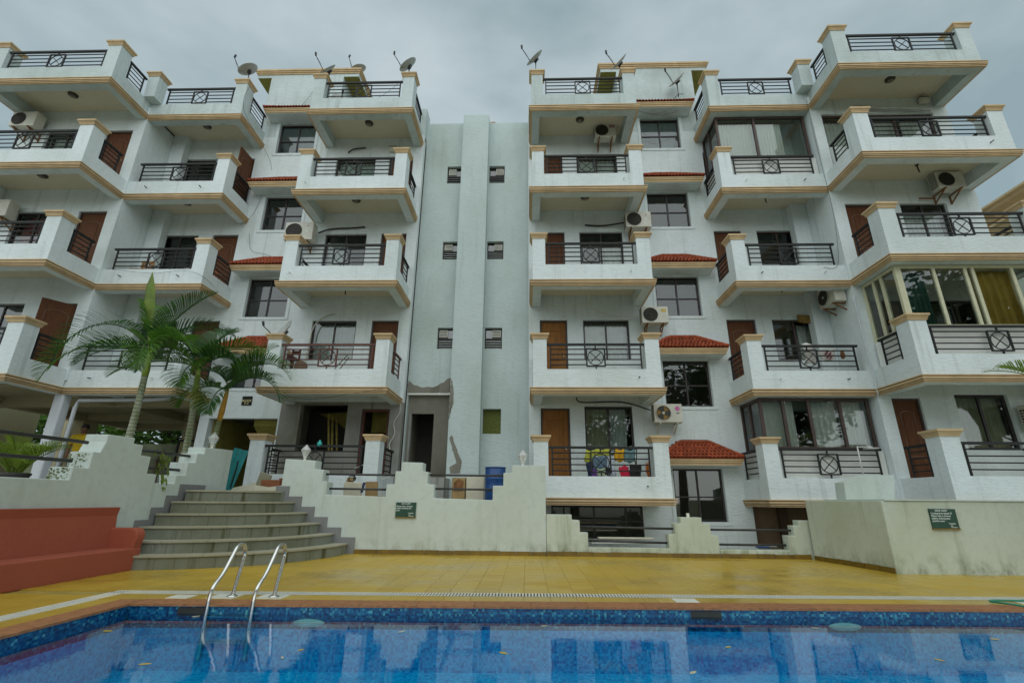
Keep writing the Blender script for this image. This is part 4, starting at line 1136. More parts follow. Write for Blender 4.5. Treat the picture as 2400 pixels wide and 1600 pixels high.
# ------------------------------------------------------------------ air conditioners
def ac(x, y, z, label, w_=.78, h_=.54, d_=.30, rot=0, fan='ac_dark', mark=None, brk=True, open_fan=False, side_grille=False):
    """x,y,z: middle of the back at the unit's foot; faces -Y, then turned by rot"""
    r_ = thing('air_conditioner', label, 'air conditioner', 'outdoor air conditioning units')
    M = Matrix.Translation((x, y, z)) @ Matrix.Rotation(rot, 4, 'Z')
    parts = []
    def add(mb, nm, mat, sm=False): mb.xform(M); return mb.build(nm, mat, r_, smooth=sm)
    c_ = add(MB().box(-w_/2, w_/2, -d_, 0, 0, h_), 'casing', 'ac_white'); bevelled(c_, .015, 2)
    fx = -w_*.17; fz = h_*.5; fr_ = h_*.40
    disc = MB().lathe([(0, 0), (fr_, 0), (fr_, .004), (0, .004)], (0, 0, 0), 28)
    disc.xform(Matrix.Translation((fx, -d_-.001, fz)) @ Matrix.Rotation(math.pi/2, 4, 'X')); add(disc, 'fan_opening', 'ac_dark')
    bl = MB()
    for i in range(3):
        a = i*2*math.pi/3+.5
        pts = [(fx+.03*math.cos(a), -d_-.006, fz+.03*math.sin(a))]
        for j in range(8):
            t_ = a+.95*j/7; q = fr_*.9; pts.append((fx+q*math.cos(t_), -d_-.007-.004*j/7, fz+q*math.sin(t_)))
        bl.poly(pts)
    add(bl, 'fan_blade', fan)
    g = MB()
    for q in ((.32, .55, .78, 1.0) if not open_fan else (1.0,)):
        g.tube([(fx+fr_*q*math.cos(i*math.pi/12), -d_-.016, fz+fr_*q*math.sin(i*math.pi/12)) for i in range(25)], .004 if q < 1 else .009, 4)
    if not open_fan:
        for i in range(9):
            xx = -fr_+2*fr_*(i+.5)/9; hh = math.sqrt(max(0, fr_*fr_-xx*xx)); g.tube([(fx+xx, -d_-.018, fz-hh), (fx+xx, -d_-.018, fz+hh)], .003, 4)
    hub = MB().lathe([(0, 0), (.035, 0), (.035, .01), (0, .012)], (0, 0, 0), 12); hub.xform(Matrix.Translation((fx, -d_-.008, fz)) @ Matrix.Rotation(math.pi/2, 4, 'X')); add(hub, 'fan_hub', 'ac_white' if open_fan else 'ac_dark')
    add(g, 'fan_grille', 'ac_dark' if not open_fan else 'ac_white')
    sg = MB()
    for i in range(7):
        for j in range(3): sg.box(-w_/2-.003, -w_/2+.002, -d_+.04+j*.08, -d_+.10+j*.08, .05+i*.065, .09+i*.065)
    add(sg, 'coil_grille', 'ac_dark')
    if mark == 'red': add(MB().box(w_*.20, w_*.44, -d_-.004, -d_+.001, h_*.70, h_*.90), 'maker_label', 'label_red'); add(MB().box(w_*.24, w_*.40, -d_-.006, -d_-.0045, h_*.78, h_*.82), 'maker_print', 'sign_print')
    if mark == 'pink':
        d2 = MB().lathe([(0, 0), (.062, 0), (.062, .004), (0, .004)], (0, 0, 0), 20); d2.xform(Matrix.Translation((w_*.33, -d_-.001, h_*.74)) @ Matrix.Rotation(math.pi/2, 4, 'X')); add(d2, 'maker_roundel', 'label_pink')
        add(MB().box(w_*.29, w_*.33, -d_-.003, -d_+.001, h_*.46, h_*.53).box(w_*.345, w_*.385, -d_-.003, -d_+.001, h_*.46, h_*.53), 'maker_print', 'print_dark')
    if mark == 'yellow': add(MB().box(w_*.24, w_*.42, -d_-.004, -d_+.001, h_*.66, h_*.84), 'energy_label', 'label_yellow')
    if mark == 'diamonds':
        dm = MB()
        for cx_, cz_ in ((.30, .80), (.285, .765), (.315, .765)):
            dm.poly([(w_*cx_*1.0-.012, -d_-.003, h_*cz_), (w_*cx_, -d_-.003, h_*cz_-.016), (w_*cx_+.012, -d_-.003, h_*cz_), (w_*cx_, -d_-.003, h_*cz_+.016)])
        add(dm, 'maker_mark', 'print_dark'); add(MB().box(w_*.24, w_*.33, -d_-.003, -d_+.001, h_*.40, h_*.58), 'rating_label', 'sign_print')
    if brk:
        for xx in (-w_*.30, w_*.30):
            add(MB().bar((xx, .12, -.02), (xx, -d_-.02, -.02), .032).bar((xx, .12, -.26), (xx, -d_*.9, -.03), .028).bar((xx, .11, -.28), (xx, .11, 0), .03), 'bracket', 'rust' if fan == 'ac_dark' else 'ac_white')
    return r_
ac(4.36, 13.25, 12.50, 'air conditioner with red maker label on the third-floor wall right of the centre', mark='red', w_=.70, h_=.52)
ac(5.20, 13.25, 9.08, 'air conditioner at the corner pillar of the second-floor balcony right of the centre', mark='diamonds', w_=.78)
ac(5.44, 13.25, 5.93, 'air conditioner with yellow label on the first-floor corner right of the centre', mark='yellow', w_=.76, h_=.50)
ac(5.55, 13.25, 3.08, 'air conditioner with open amber fan and pink roundel beside the laundry balcony', mark='pink', w_=.76, h_=.50, fan='fan_amber', open_fan=True)
ac(10.46, 12.62, 6.30, 'air conditioner facing sideways above the first-floor window of the right wing', rot=-math.pi/2, w_=.74, h_=.58, open_fan=True)
ac(13.6, 11.9, 9.42, 'rust-stained air conditioner on brackets below the third-floor slab at the far right', w_=.74, h_=.52)
ac(-5.42, 13.25, 8.73, 'air conditioner behind the second-floor pillar left of the centre', mark='diamonds', w_=.90, h_=.62)
ac(-14.1, 11.9, 12.05, 'air conditioner high under the roof slab of the far left wing', w_=.80, h_=.55)
ac(-13.85, 11.9, 8.80, 'air conditioner cut by the left picture edge below the third floor', w_=.80, h_=.55)
ac(14.05, 11.9, 2.75, 'rusty air conditioner on the ground-floor wall at the right picture edge', w_=.80, h_=.6, fan='rust')

# ------------------------------------------------------------------ satellite dishes
def dish(x, y, z, label, r_=.30, az=0, tilt=.75, pole=.3, arm_len=.55, mat='dish_grey'):
    """centre of the dish; az turns it, tilt leans the face up"""
    root = thing('satellite_dish', label, 'satellite dish', 'satellite dishes on the roof')
    M = Matrix.Translation((x, y, z)) @ Matrix.Rotation(az, 4, 'Z') @ Matrix.Rotation(tilt, 4, 'X')
    prof = [(r_*t_, r_*.22*t_*t_) for t_ in (0.02, .25, .5, .75, 1.0)]
    d1 = MB().lathe(prof+[(r_*1.02, r_*.22), (r_*1.0, r_*.2)]+[(a, b_-.012) for a, b_ in prof[::-1][1:]], (0, 0, 0), 28)
    d1.xform(M @ Matrix.Scale(1.1, 4, (0, 1, 0))); d1.build('reflector', mat, root, smooth=True)
    a = MB().tube([M @ Vector((0, -r_*.95, .02)), M @ Vector((0, -r_*.72, arm_len))], .012, 6); a.build('feed_arm', 'plastic_black', root)
    h = MB().tube([M @ Vector((0, -r_*.72, arm_len-.03)), M @ Vector((0, -r_*.45, arm_len+.05))], [.03, .035], 8); h.build('feed_head', 'plastic_black', root)
    c0 = M @ Vector((0, 0, -.03))
    MB().tube([c0, (x, y+.05, z-.12), (x, y+.05, z-pole)], .02, 6).tube([(x, y+.05, z-pole+.1), (x+.14, y-.05, z-pole)], .01, 5).tube([(x, y+.05, z-pole+.1), (x-.12, y+.15, z-pole)], .01, 5).build('mount', 'plastic_black', root)
    MB().box(-.07, .07, -.05, .05, -.07, -.01).xform(M).build('bracket', 'plastic_black', root)
    cu = [M @ Vector((0, -r_*.72, arm_len)), M @ Vector((.06, -r_*.95, arm_len*.55)), M @ Vector((.02, -r_*1.1, .1)), c0+Vector((0, .03, -.12))]
    MB().tube(cu, .005, 4).build('feed_cable', 'cable_black', root)
    return root
dish(-7.70, 12.25, 14.83, 'large satellite dish with scribbled face on the left wing corner pillar', r_=.30, az=-.96, tilt=.62, pole=.38)
dish(-4.90, 12.2, 14.72, 'satellite dish seen edge-on on the roof pillar at the left stair head', r_=.27, az=-.55, tilt=.94, pole=.46)
dish(-4.60, 13.75, 16.45, 'satellite dish half hidden behind the left stair-head cornice', r_=.27, az=-.9, tilt=.5, pole=.35)
dish(-2.20, 12.2, 14.85, 'satellite dish on the roof pillar just left of the central wall', r_=.31, az=-1.0, tilt=.80, pole=.62)
dish(2.05, 12.15, 14.98, 'satellite dish standing edge-on on the roof pillar right of the central wall', r_=.32, az=-.98, tilt=.92, pole=.52)
dish(4.83, 12.2, 14.80, 'steeply tilted satellite dish on the roof pillar left of the right stair head', r_=.33, az=-1.02, tilt=1.0, pole=.56)
dish(6.95, 13.0, 14.85, 'satellite dish on the tiled awning in front of the right stair head', r_=.33, az=-1.0, tilt=.95, pole=.62)
dish(-4.70, 12.9, 14.05, 'satellite dish behind the roof railing left of the centre', r_=.32, az=.5, tilt=1.35, pole=.75)
dish(-5.0, 12.35, 5.45, 'satellite dish beside the first-floor pillar behind the palm crowns', r_=.33, az=-.7, tilt=1.1, pole=.25)

# ------------------------------------------------------------------ curtains
cw_ = 'curtain_white'
curtain(3.50, 4.72, FL[1]+.87, FL[1]+2.02, YW+.26, 'curtain_sheer', 'pale sheer curtain in the first-floor window right of the centre')
curtain(3.43, 4.1, 2.25, 3.55, YW+.26, 'curtain_olive', 'olive curtain in the left pane behind the laundry balcony', waves=5)
curtain(4.08, 4.55, 2.25, 3.55, YW+.28, 'curtain_sheer', 'pale curtain in the right pane behind the laundry balcony', waves=5)
curtain(-4.72, -3.5, FL[1]+.87, FL[1]+2.02, YW+.26, 'curtain_sheer', 'sheer curtain in the first-floor window behind the brown railing')
curtain(-4.72, -3.5, FL[3]+.87, FL[3]+2.0, YW+.26, 'curtain_sheer', 'sheer curtain in the third-floor window left of the centre')
curtain(-4.72, -4.1, FL[2]+.87, FL[2]+1.9, YW+.26, 'curtain_sheer', 'thin curtain in the second-floor window left of the centre', waves=5)
curtain(3.50, 4.72, FL[3]+.87, FL[3]+2.0, YW+.26, cw_, 'white curtain in the third-floor window right of the centre')
curtain(4.1, 4.72, FL[2]+.87, FL[2]+1.7, YW+.26, 'curtain_sheer', 'half drawn curtain in the second-floor window right of the centre', waves=5)
zc = ZC[3]
curtain(7.82, 9.0, zc+1.0, zc+2.72, 12.52, cw_, 'white curtain in the left pane of the glazed third-floor balcony', amp=.03, waves=12)
curtain(9.05, 9.8, zc+1.0, zc+2.70, 12.52, cw_, 'white curtain in the right pane of the glazed third-floor balcony', amp=.03, waves=8)
zc = ZC[0]
for a_, b_, lb in ((7.85, 8.32, 'first'), (8.38, 8.62, 'second'), (9.08, 9.70, 'third'), (9.76, 10.35, 'fourth')):
    curtain(a_, b_, zc+1.0, zc+2.42, 12.52, cw_, lb+' white curtain from the left in the glazed ground-floor balcony', amp=.03, waves=max(3, int((b_-a_)*9)))
zc = ZC[1]
curtain(11.0, 11.55, zc+1.1, zc+2.75, 11.05, 'curtain_green', 'dark green curtain in the cream framed glazing', waves=5, amp=.05)
curtain(12.65, 13.6, zc+1.1, zc+2.75, 11.05, 'curtain_gold', 'golden curtain in the cream framed glazing at the right edge', waves=5, amp=.06)
curtain(10.95, 11.9, FL[3]+.1, FL[3]+2.2, YO+.28, cw_, 'white curtain in the left part of the wide third-floor window at the far right')
curtain(12.1, 13.2, FL[3]+.1, FL[3]+2.2, YO+.28, cw_, 'white curtain in the middle of the wide third-floor window at the far right')
curtain(13.3, 14.1, FL[3]+.1, FL[3]+2.2, YO+.28, cw_, 'white curtain in the right part of the wide third-floor window at the far right', waves=6)
curtain(12.43, 13.58, 2.32, 3.62, YO+.28, 'curtain_olive', 'beige curtain in the ground-floor window at the far right')
curtain(12.45, 13.6, FL[2]+.87, FL[2]+1.9, YO+.28, 'curtain_sheer', 'pale curtain in the second-floor window at the far right')
curtain(-13.6, -12.75, FL[2]+.87, FL[2]+2.05, YO+.28, 'curtain_red', 'red curtain in the second-floor window of the far left wing')
curtain(-13.6, -12.45, FL[3]+.87, FL[3]+2.0, YO+.28, 'curtain_sheer', 'sheer curtain in the third-floor window of the far left wing')
curtain(9.8, 10.22, FL[1]+.87, FL[1]+2.0, YW+.26, cw_, 'white curtain at the side of the first-floor window of the right wing', waves=4)

# ------------------------------------------------------------------ loose things on the balconies and behind the walls
# laundry on a drying rack
rk = thing('drying_rack', 'dark metal drying rack on the laundry balcony', 'rack')
rm_ = MB()
for xx in (3.3, 4.5): rm_.tube([(xx, 12.35, 1.44), (xx, 12.75, 2.30)], .012, 6).tube([(xx, 12.75, 1.44), (xx, 12.35, 2.30)], .012, 6)
for yy, zz in ((12.35, 2.30), (12.55, 2.32), (12.75, 2.30)): rm_.tube([(3.3, yy, zz), (4.5, yy, zz)], .01, 6)
rm_.build('frame', 'iron_black', rk)
def cloth(x0, x1, zt, zb, y, mat, label, name='hanging_cloth', cat='clothes', sl=0):
    mb = MB(); n = 8; rows = 6; ph = random.uniform(0, 6)
    for j in range(rows):
        f_ = j/(rows-1)
        for i in range(n+1):
            t_ = i/n
            mb.v.append((x0+(x1-x0)*t_+sl*f_+.02*math.sin(5*f_+ph), y+.03*math.sin(t_*9+ph+f_*2)*(.3+f_), zt+(zb-zt)*f_+.02*math.sin(t_*7+ph)))
    for j in range(rows-1):
        for i in range(n):
            q = j*(n+1)+i; mb.f.append((q, q+1, q+n+2, q+n+1))
    o = mb.build(name, mat, smooth=True); md = o.modifiers.new('thick', 'SOLIDIFY'); md.thickness = .012
    tag(o, label, cat, 'laundry on the drying rack'); return o
cloth(3.20, 3.42, 2.26, 1.95, 12.30, 'lime_cloth', 'lime yellow cloth at the left end of the drying rack')
cloth(3.45, 3.80, 2.30, 2.12, 12.31, 'lime_cloth', 'lime yellow cloth over the top of the railing medallion')
cloth(3.38, 3.75, 2.12, 1.82, 12.28, 'denim_cloth', 'light denim shirt hanging behind the railing medallion')
cloth(3.72, 3.92, 2.08, 1.62, 12.30, 'pale_cloth', 'pale blue shirt hanging right of the medallion')
cloth(3.94, 4.16, 2.29, 2.0, 12.30, 'orange_cloth', 'bright orange yellow cloth on the drying rack')
cloth(4.17, 4.42, 2.28, 1.98, 12.31, 'teal_cloth', 'grey teal trousers on the drying rack')
cloth(3.22, 3.40, 1.98, 1.62, 12.27, 'navy_cloth', 'navy cloth hanging low at the left of the rack')
cloth(3.33, 3.50, 1.80, 1.56, 12.24, 'violet_cloth', 'violet patterned cloth hanging low at the left of the rack')
cloth(3.46, 3.66, 1.82, 1.64, 12.25, 'mint_cloth', 'mint green cloth behind the lower medallion')
cloth(3.66, 3.80, 1.86, 1.66, 12.26, 'black_cloth', 'black cloth behind the lower medallion')
cloth(4.02, 4.26, 1.88, 1.58, 12.25, 'red_cloth', 'bright red cloth on the lower right of the rack')
cloth(4.26, 4.55, 1.92, 1.62, 12.27, 'black_cloth', 'black bundle of clothes at the right of the rack')
cloth(4.72, 4.79, 1.98, 1.60, 12.4, 'orange_net', 'orange broom-like net beside the right pillar of the laundry balcony', 'net_bag', 'bag')
# bed sheets on the first-floor right wing
cloth(9.05, 9.32, 5.08, 4.52, 12.30, 'print_cloth', 'printed white cloth hanging at the medallion of the right wing', cat='laundry')
cloth(9.48, 9.86, 4.92, 4.62, 12.32, 'print_cloth', 'white cloth with red and green print on the right wing railing', cat='laundry')
o = MB().box(-.02, .02, -.005, .005, -.1, .1).box(.05, .08, -.005, .005, -.09, .05).box(-.1, -.06, -.005, .005, -.05, .08).xform(Matrix.Translation((9.68, 12.27, 4.75)) @ Matrix.Rotation(.7, 4, 'Y')).build('cloth_print', 'label_red'); tag(o, 'red pattern on the white cloth at the right wing railing', 'print')
o = MB().lathe([(.03, 0), (.05, .03), (.055, .12), (.035, .21), (.0, .23)], (10.05, 12.3, 4.66), 8).build('brush', 'rust'); tag(o, 'dark bottle brush hanging behind the right wing railing', 'brush')
o = MB().prism([(9.95, 6.30), (10.33, 6.27), (10.34, 6.06), (10.1, 6.05), (9.94, 6.10)], lambda x, z: (x-.25, 13.30, z), lambda x, z: (x-.25, 13.38, z)).build('rusty_panel', 'fan_amber'); tag(o, 'rusty orange sheet hanging beside the sideways air conditioner', 'sheet metal')
# wooden chair on the second-floor left wing
ch = thing('wooden_chair', 'small light wooden chair behind the second-floor railing of the left wing', 'chair')
for dx in (-.17, .17):
    for dy in (-.17, .17): MB().box(-9.95+dx-.02, -9.95+dx+.02, 12.75+dy-.02, 12.75+dy+.02, 7.1, 7.52 if dy < 0 else 7.98).build('leg', 'wood_light', ch)
MB().box(-10.14, -9.76, 12.56, 12.94, 7.52, 7.55).build('seat', 'wood_light', ch)
for i in range(4): MB().box(-10.07+i*.075, -10.03+i*.075, 12.91, 12.93, 7.56, 7.9).build('back_slat', 'wood_light', ch)
MB().box(-10.12, -9.78, 12.905, 12.935, 7.9, 7.98).build('top_rail', 'wood_light', ch)
o = MB().lathe([(.10, 0), (.12, .02), (.14, .22), (.15, .24), (.13, .24)], (-7.72, 12.75, 7.35), 14).build('clay_pot', 'terracotta'); tag(o, 'clay pot behind the side railing of the second-floor left wing', 'pot')
# brown things on the first-floor left stack
o = MB().lathe([(.06, -.05), (.17, -.05), (.17, .05), (.06, .05)], (0, 0, 0), 20).xform(Matrix.Translation((-4.42, 12.4, 4.46)) @ Matrix.Rotation(math.pi/2, 4, 'X')).build('hose_coil', 'brown_wall'); tag(o, 'round brown coil behind the brown railing', 'coil')
o = MB().box(-4.86, -4.62, 12.35, 12.7, 4.70, 4.74).box(-4.86, -4.82, 12.35, 12.39, 4.1, 4.7).box(-4.66, -4.62, 12.35, 12.39, 4.1, 4.7).box(-4.86, -4.82, 12.66, 12.7, 4.1, 5.05).box(-4.66, -4.62, 12.66, 12.7, 4.1, 5.05).box(-4.82, -4.66, 12.67, 12.69, 4.9, 5.0).build('stool_chair', 'iron_brown'); tag(o, 'brown chair at the left end of the brown railing', 'chair')
fm = thing('folded_clothes_horse', 'folded dark clothes horse leaning behind the brown railing', 'rack')
MB().tube([(-3.75, 12.5, 4.15), (-3.25, 12.6, 4.85)], .012, 6).tube([(-3.55, 12.5, 4.15), (-3.20, 12.62, 4.80)], .012, 6).tube([(-3.65, 12.5, 4.3), (-3.4, 12.5, 4.3)], .012, 6).build('frame', 'iron_black', fm)
# small plants and boxes
def plantlet(x, y, z, label, mat='yellow_palm', n=14, h=.22):
    r_ = thing('potted_plant', label, 'plant')
    MB().lathe([(.05, 0), (.07, .10), (.075, .11), (.0, .10)], (x, y, z), 10).build('pot', 'terracotta', r_)
    mb = MB()
    for i in range(n):
        a = random.uniform(0, 6.28); q = random.uniform(.05, .14); zz = z+.1+random.uniform(.04, h)
        p = Vector((x+q*math.cos(a), y+q*math.sin(a), zz)); d = Vector((math.cos(a), math.sin(a), .4))*.06; sd = Vector((-math.sin(a), math.cos(a), 0))*.022
        mb.poly([p-d, p+sd, p+d, p-sd])
    mb.build('leaves', mat, r_)
plantlet(2.42, 12.3, FL[2], 'small yellow-green plant behind the second-floor railing by the inner pillar')
plantlet(4.65, 12.3, FL[2], 'small dark plant behind the second-floor railing by the outer pillar', 'tree_leaf')
for x, y, z, lb in ((-2.85, YW-.06, FL[3]+2.28, 'small cream junction box on the third-floor wall left of the centre'), (3.55, 12.55, ZC[2]+.06, 'small cream box hanging under the second-floor slab right of the centre'), (3.0, 12.55, ZC[1]+.06, 'small cream box hanging under the first-floor slab right of the centre'), (13.9, YO-.1, FL[3]+2.62, 'small cream box high on the third-floor wall at the far right')):
    r_ = thing('junction_box', lb, 'box', 'cream boxes on the facade')
    bevelled(MB().box(x-.13, x+.13, y-.07, y+.05, z-.02, z+.14).build('case', 'ac_white', r_), .01, 2); MB().box(x-.13, x+.13, y-.075, y+.05, z+.141, z+.16).build('lid', 'ac_dark', r_)

# blue drum
dr = thing('plastic_drum', 'blue plastic drum standing behind the retaining wall', 'drum')
bp_ = [(.0, 0), (.235, 0), (.245, .02), (.245, .22), (.255, .235), (.245, .25), (.245, .48), (.255, .495), (.245, .51), (.245, .72), (.235, .74), (.225, .75)]
MB().lathe(bp_, (.98, 11.9, 1.05), 28).build('body', 'drum_blue', dr, smooth=True); MB().lathe([(.24, .735), (.255, .74), (.255, .765), (.22, .765), (.22, .755), (.0, .752)], (.98, 11.9, 1.05), 28).build('rim', 'drum_blue', dr, smooth=True)
# boxes and debris between wall and building
def debris(name, x0, x1, y0, y1, z0, z1, mat, label, cat, rot=(0, 0, 0)):
    c_ = ((x0+x1)/2, (y0+y1)/2, (z0+z1)/2)
    mb = MB().box(x0-c_[0], x1-c_[0], y0-c_[1], y1-c_[1], z0-c_[2], z1-c_[2])
    o = mb.build(name, mat); o.location = c_; o.rotation_euler = rot; bevelled(o, .006, 1); tag(o, label, cat); return o
debris('wooden_crate', -.10, .22, 12.2, 12.5, 1.05, 1.58, 'wood_box', 'crate with peeling brown picture behind the retaining wall', 'crate')
o = MB().poly([(-.05, 12.19, 1.27), (.17, 12.19, 1.27), (.18, 12.19, 1.50), (.05, 12.19, 1.55), (-.06, 12.19, 1.46)]).poly([(-.02, 12.186, 1.40), (.10, 12.186, 1.33), (.13, 12.186, 1.47), (.04, 12.186, 1.50)]).build('torn_paper', 'rust'); tag(o, 'torn brown paper on the crate behind the retaining wall', 'paper')
debris('stone_block', .24, .68, 12.25, 12.5, 1.05, 1.60, 'cream_slab', 'pale stone block beside the crate behind the wall', 'block')
debris('step_block', -.72, -.36, 12.6, 13.6, 1.05, 1.60, 'bare_concrete', 'concrete step below the broken doorway', 'step')
debris('cardboard_piece', -2.42, -2.28, 11.3, 11.4, 1.05, 1.52, 'wood_box', 'tan board standing behind the lower pipe rail left of the notice', 'board', (0, .1, 0))
debris('stone_slab', -2.42, -2.02, 11.25, 11.3, 1.05, 1.42, 'cream_slab', 'cream slab leaning behind the lower pipe rail', 'slab', (.2, 0, .1))
debris('tile_offcut', -1.95, -1.66, 11.3, 11.34, 1.05, 1.44, 'wood_box', 'stained tan tile behind the lower pipe rail', 'tile', (.15, 0, -.1))
o = MB().tube([(-2.02, 11.28, 1.2), (-1.98, 11.3, 1.42)], .03, 8).build('bottle', 'navy_cloth'); tag(o, 'dark bottle between the slabs behind the lower rail', 'bottle')
mb = MB().tube([(-2.28+.07*math.cos(i*.7), 11.32+.05*math.sin(i*.9), 1.47+.05*math.sin(i*.7)+.004*i) for i in range(20)], .012, 5)
o = mb.build('wire_bundle', 'cable_black'); tag(o, 'tangled dark wire bundle on the tan boards', 'wire')
o = MB().tube([(-2.6, 12.15, 1.75), (-2.25, 12.25, 1.93), (-2.1, 12.25, 1.55)], .014, 6).tube([(-1.95, 12.2, 1.70), (-1.85, 12.2, 1.52), (-1.6, 12.2, 1.62)], .012, 6).build('bent_pipe', 'cable_white'); tag(o, 'bent white plastic pipe on the unfinished balcony', 'pipe')
mb = MB().lathe([(.05, 0), (.06, .02), (.06, .09), (.025, .12), (.03, .15)], (-3.45, 12.02, 2.30), 12); o = mb.build('water_jar', 'teal_clear', smooth=True); tag(o, 'turquoise plastic jar on the railing of the unfinished balcony', 'jar')
# teal door leaf and rubble at the stair head
td = thing('teal_door', 'teal door leaf with chain leaning by the entrance left of the stairs pillar', 'door')
td_M = Matrix.Translation((-5.25, 11.35, 1.2)) @ Matrix.Rotation(.25, 4, 'Y') @ Matrix.Rotation(.55, 4, 'Z')
for i in range(3): MB().box(-.16+i*.105, -.06+i*.105, -.02, .02, 0, .98).xform(td_M).build('plank', 'teal_paint', td)
MB().tube([Vector(p) for p in ((.02, -.05, .72), (.06, -.06, .55), (.08, -.05, .3), (.1, -.06, .1))], .014, 6).xform(td_M).build('chain', 'iron_black', td)
debris('broken_slab', -4.95, -4.45, 10.9, 11.4, 1.22, 1.26, 'cream_slab', 'broken cream slab nearest the teal door on the landing', 'slab', (.35, -.25, .3))
debris('broken_slab', -4.62, -4.12, 10.95, 11.25, 1.22, 1.26, 'cream_slab', 'pointed cream slab lying in the middle of the rubble', 'slab', (.5, .12, -.2))
debris('broken_slab', -4.2, -3.62, 10.9, 11.1, 1.23, 1.27, 'cream_slab', 'long cream slab at the right of the rubble pile', 'slab', (.55, -.14, .05))
debris('marble_piece', -4.55, -4.25, 11.4, 11.44, 1.2, 1.62, 'tread_stone', 'grey pointed slab standing behind the rubble', 'slab', (.15, .3, 0))
debris('terracotta_tile', -4.35, -3.93, 11.25, 11.29, 1.22, 1.46, 'terracotta', 'orange terracotta tile standing in the rubble', 'tile', (.12, 0, .1))
debris('terracotta_tile', -3.98, -3.58, 11.3, 11.34, 1.24, 1.50, 'terracotta', 'darker terracotta tile standing at the right of the rubble', 'tile', (.12, 0, -.1))
o = MB().tube([(3.1, 10.95, .22), (4.55, 10.9, .235)], .014, 6).build('plastic_pipe', 'cable_white'); tag(o, 'white plastic pipe lying behind the low stepped wall', 'pipe')
o = MB().tube([(5.7, 10.9, .22), (6.9, 10.88, .20)], .012, 6).build('plastic_pipe', 'cable_white'); tag(o, 'white plastic pipe lying behind the short stepped wall', 'pipe')
o = MB().box(6.5, 6.75, 10.85, 10.95, .17, .20).build('blue_brush', 'drum_blue'); tag(o, 'blue brush head lying by the short stepped wall', 'brush')
debris('board', 3.3, 4.5, 11.3, 11.5, .28, .31, 'cream_slab', 'cream board lying under the laundry balcony', 'board')
# hose
hp = [(8.1, 6.35, .02), (7.7, 6.32, .02), (7.35, 6.28, .02), (7.05, 6.24, .025), (6.92, 6.15, .03), (6.95, 6.02, .035), (7.03, 5.92, .03), (7.10, 5.80, .01), (7.2, 5.70, -.07), (7.4, 5.5, -.3)]
def smooth_path(p, n=6):
    P = [Vector(q) for q in p]; out_ = []
    for i in range(len(P)-1):
        p0, p1, p2, p3 = P[max(i-1, 0)], P[i], P[i+1], P[min(i+2, len(P)-1)]
        for j in range(n):
            t_ = j/n; out_.append(.5*((2*p1)+(-p0+p2)*t_+(2*p0-5*p1+4*p2-p3)*t_*t_+(-p0+3*p1-3*p2+p3)*t_**3))
    out_.append(P[-1]); return out_
o = MB().tube(smooth_path(hp), .011, 8).build('garden_hose', 'hose_green', smooth=True); tag(o, 'green garden hose dipping into the pool at the right', 'hose')
# wires on the facade
def wire(pts, label, r_=.005, mat='cable_black'):
    o = MB().tube(smooth_path(pts, 6), r_, 5).build('cable', mat, smooth=True); tag(o, label, 'cable', 'wires on the facade')
wire([(-7.35, 12.0, 13.9), (-7.36, 12.0, 12.9), (-7.0, 13.35, 11.9), (-7.1, 13.38, 10.8), (-7.3, 13.38, 9.9), (-7.38, 13.0, 9.3)], 'dark wire hanging down beside the left stair windows')
wire([(-7.25, 13.35, 9.2), (-7.1, 13.38, 8.6), (-6.6, 13.38, 8.45), (-5.4, 13.3, 7.9)], 'thin wire drooping under the second stair window on the left')
wire([(-10.3, 11.98, 7.25), (-9.0, 12.03, 7.12), (-8.1, 12.03, 7.2), (-7.52, 12.03, 7.05), (-7.46, 12.6, 6.95)], 'wire running along the second-floor parapet of the left wing')
wire([(-5.2, 11.85, 3.72), (-3.9, 11.83, 3.46), (-2.6, 11.85, 3.62), (-1.95, 11.85, 3.72), (-1.85, 12.5, 3.75)], 'wire sagging across the first-floor cornice left of the centre')
wire([(-1.86, 13.3, 3.75), (-1.85, 13.35, 3.4), (-2.0, 13.38, 3.1), (-1.95, 13.38, 2.8), (-2.08, 13.38, 2.5), (-2.0, 13.36, 2.3)], 'loose white cable beside the broken doorway', .012, 'cable_white')
wire([(10.42, 11.97, 12.9), (10.42, 11.99, 11.6), (10.43, 11.98, 10.4), (10.45, 11.99, 9.6), (10.44, 12.0, 8.6), (10.3, 12.06, 7.3), (9.9, 12.06, 7.2)], 'dark wire hanging at the corner between the two right wings')
wire([(5.0, 12.3, 14.2), (5.4, 13.0, 14.1), (5.5, 12.95, 13.6), (5.9, 12.9, 13.35), (6.4, 12.9, 13.45)], 'tangled wire hanging over the top right awning')
wire([(4.9, 12.3, 14.0), (5.6, 13.3, 13.95), (6.2, 12.9, 13.3), (6.9, 12.9, 13.5)], 'thin wire looping under the top right awning')
wire([(3.55, 12.6, 6.75), (3.6, 13.0, 6.45), (4.3, 13.3, 6.28), (5.1, 13.2, 6.2)], 'hose from the second-floor slab to the first-floor air conditioner', .015, 'ac_white')
wire([(3.1, 13.0, 3.75), (3.3, 13.3, 3.68), (4.4, 13.36, 3.70), (5.15, 13.2, 3.45)], 'dark cable above the window of the laundry balcony', .02)
wire([(-4.9, 13.2, 9.1), (-4.6, 13.38, 9.35), (-4.0, 13.38, 9.38), (-3.5, 13.38, 9.42)], 'black pipe bundle above the second-floor window left of the centre', .028)
wire([(3.6, 13.38, 9.42), (4.2, 13.36, 9.38), (4.9, 13.2, 9.4)], 'black pipe bundle above the second-floor window right of the centre', .028)
wire([(-4.4, 13.38, 12.35), (-4.2, 13.36, 12.48), (-3.8, 13.38, 12.55)], 'black pipe stub above the third-floor window left of the centre', .025)
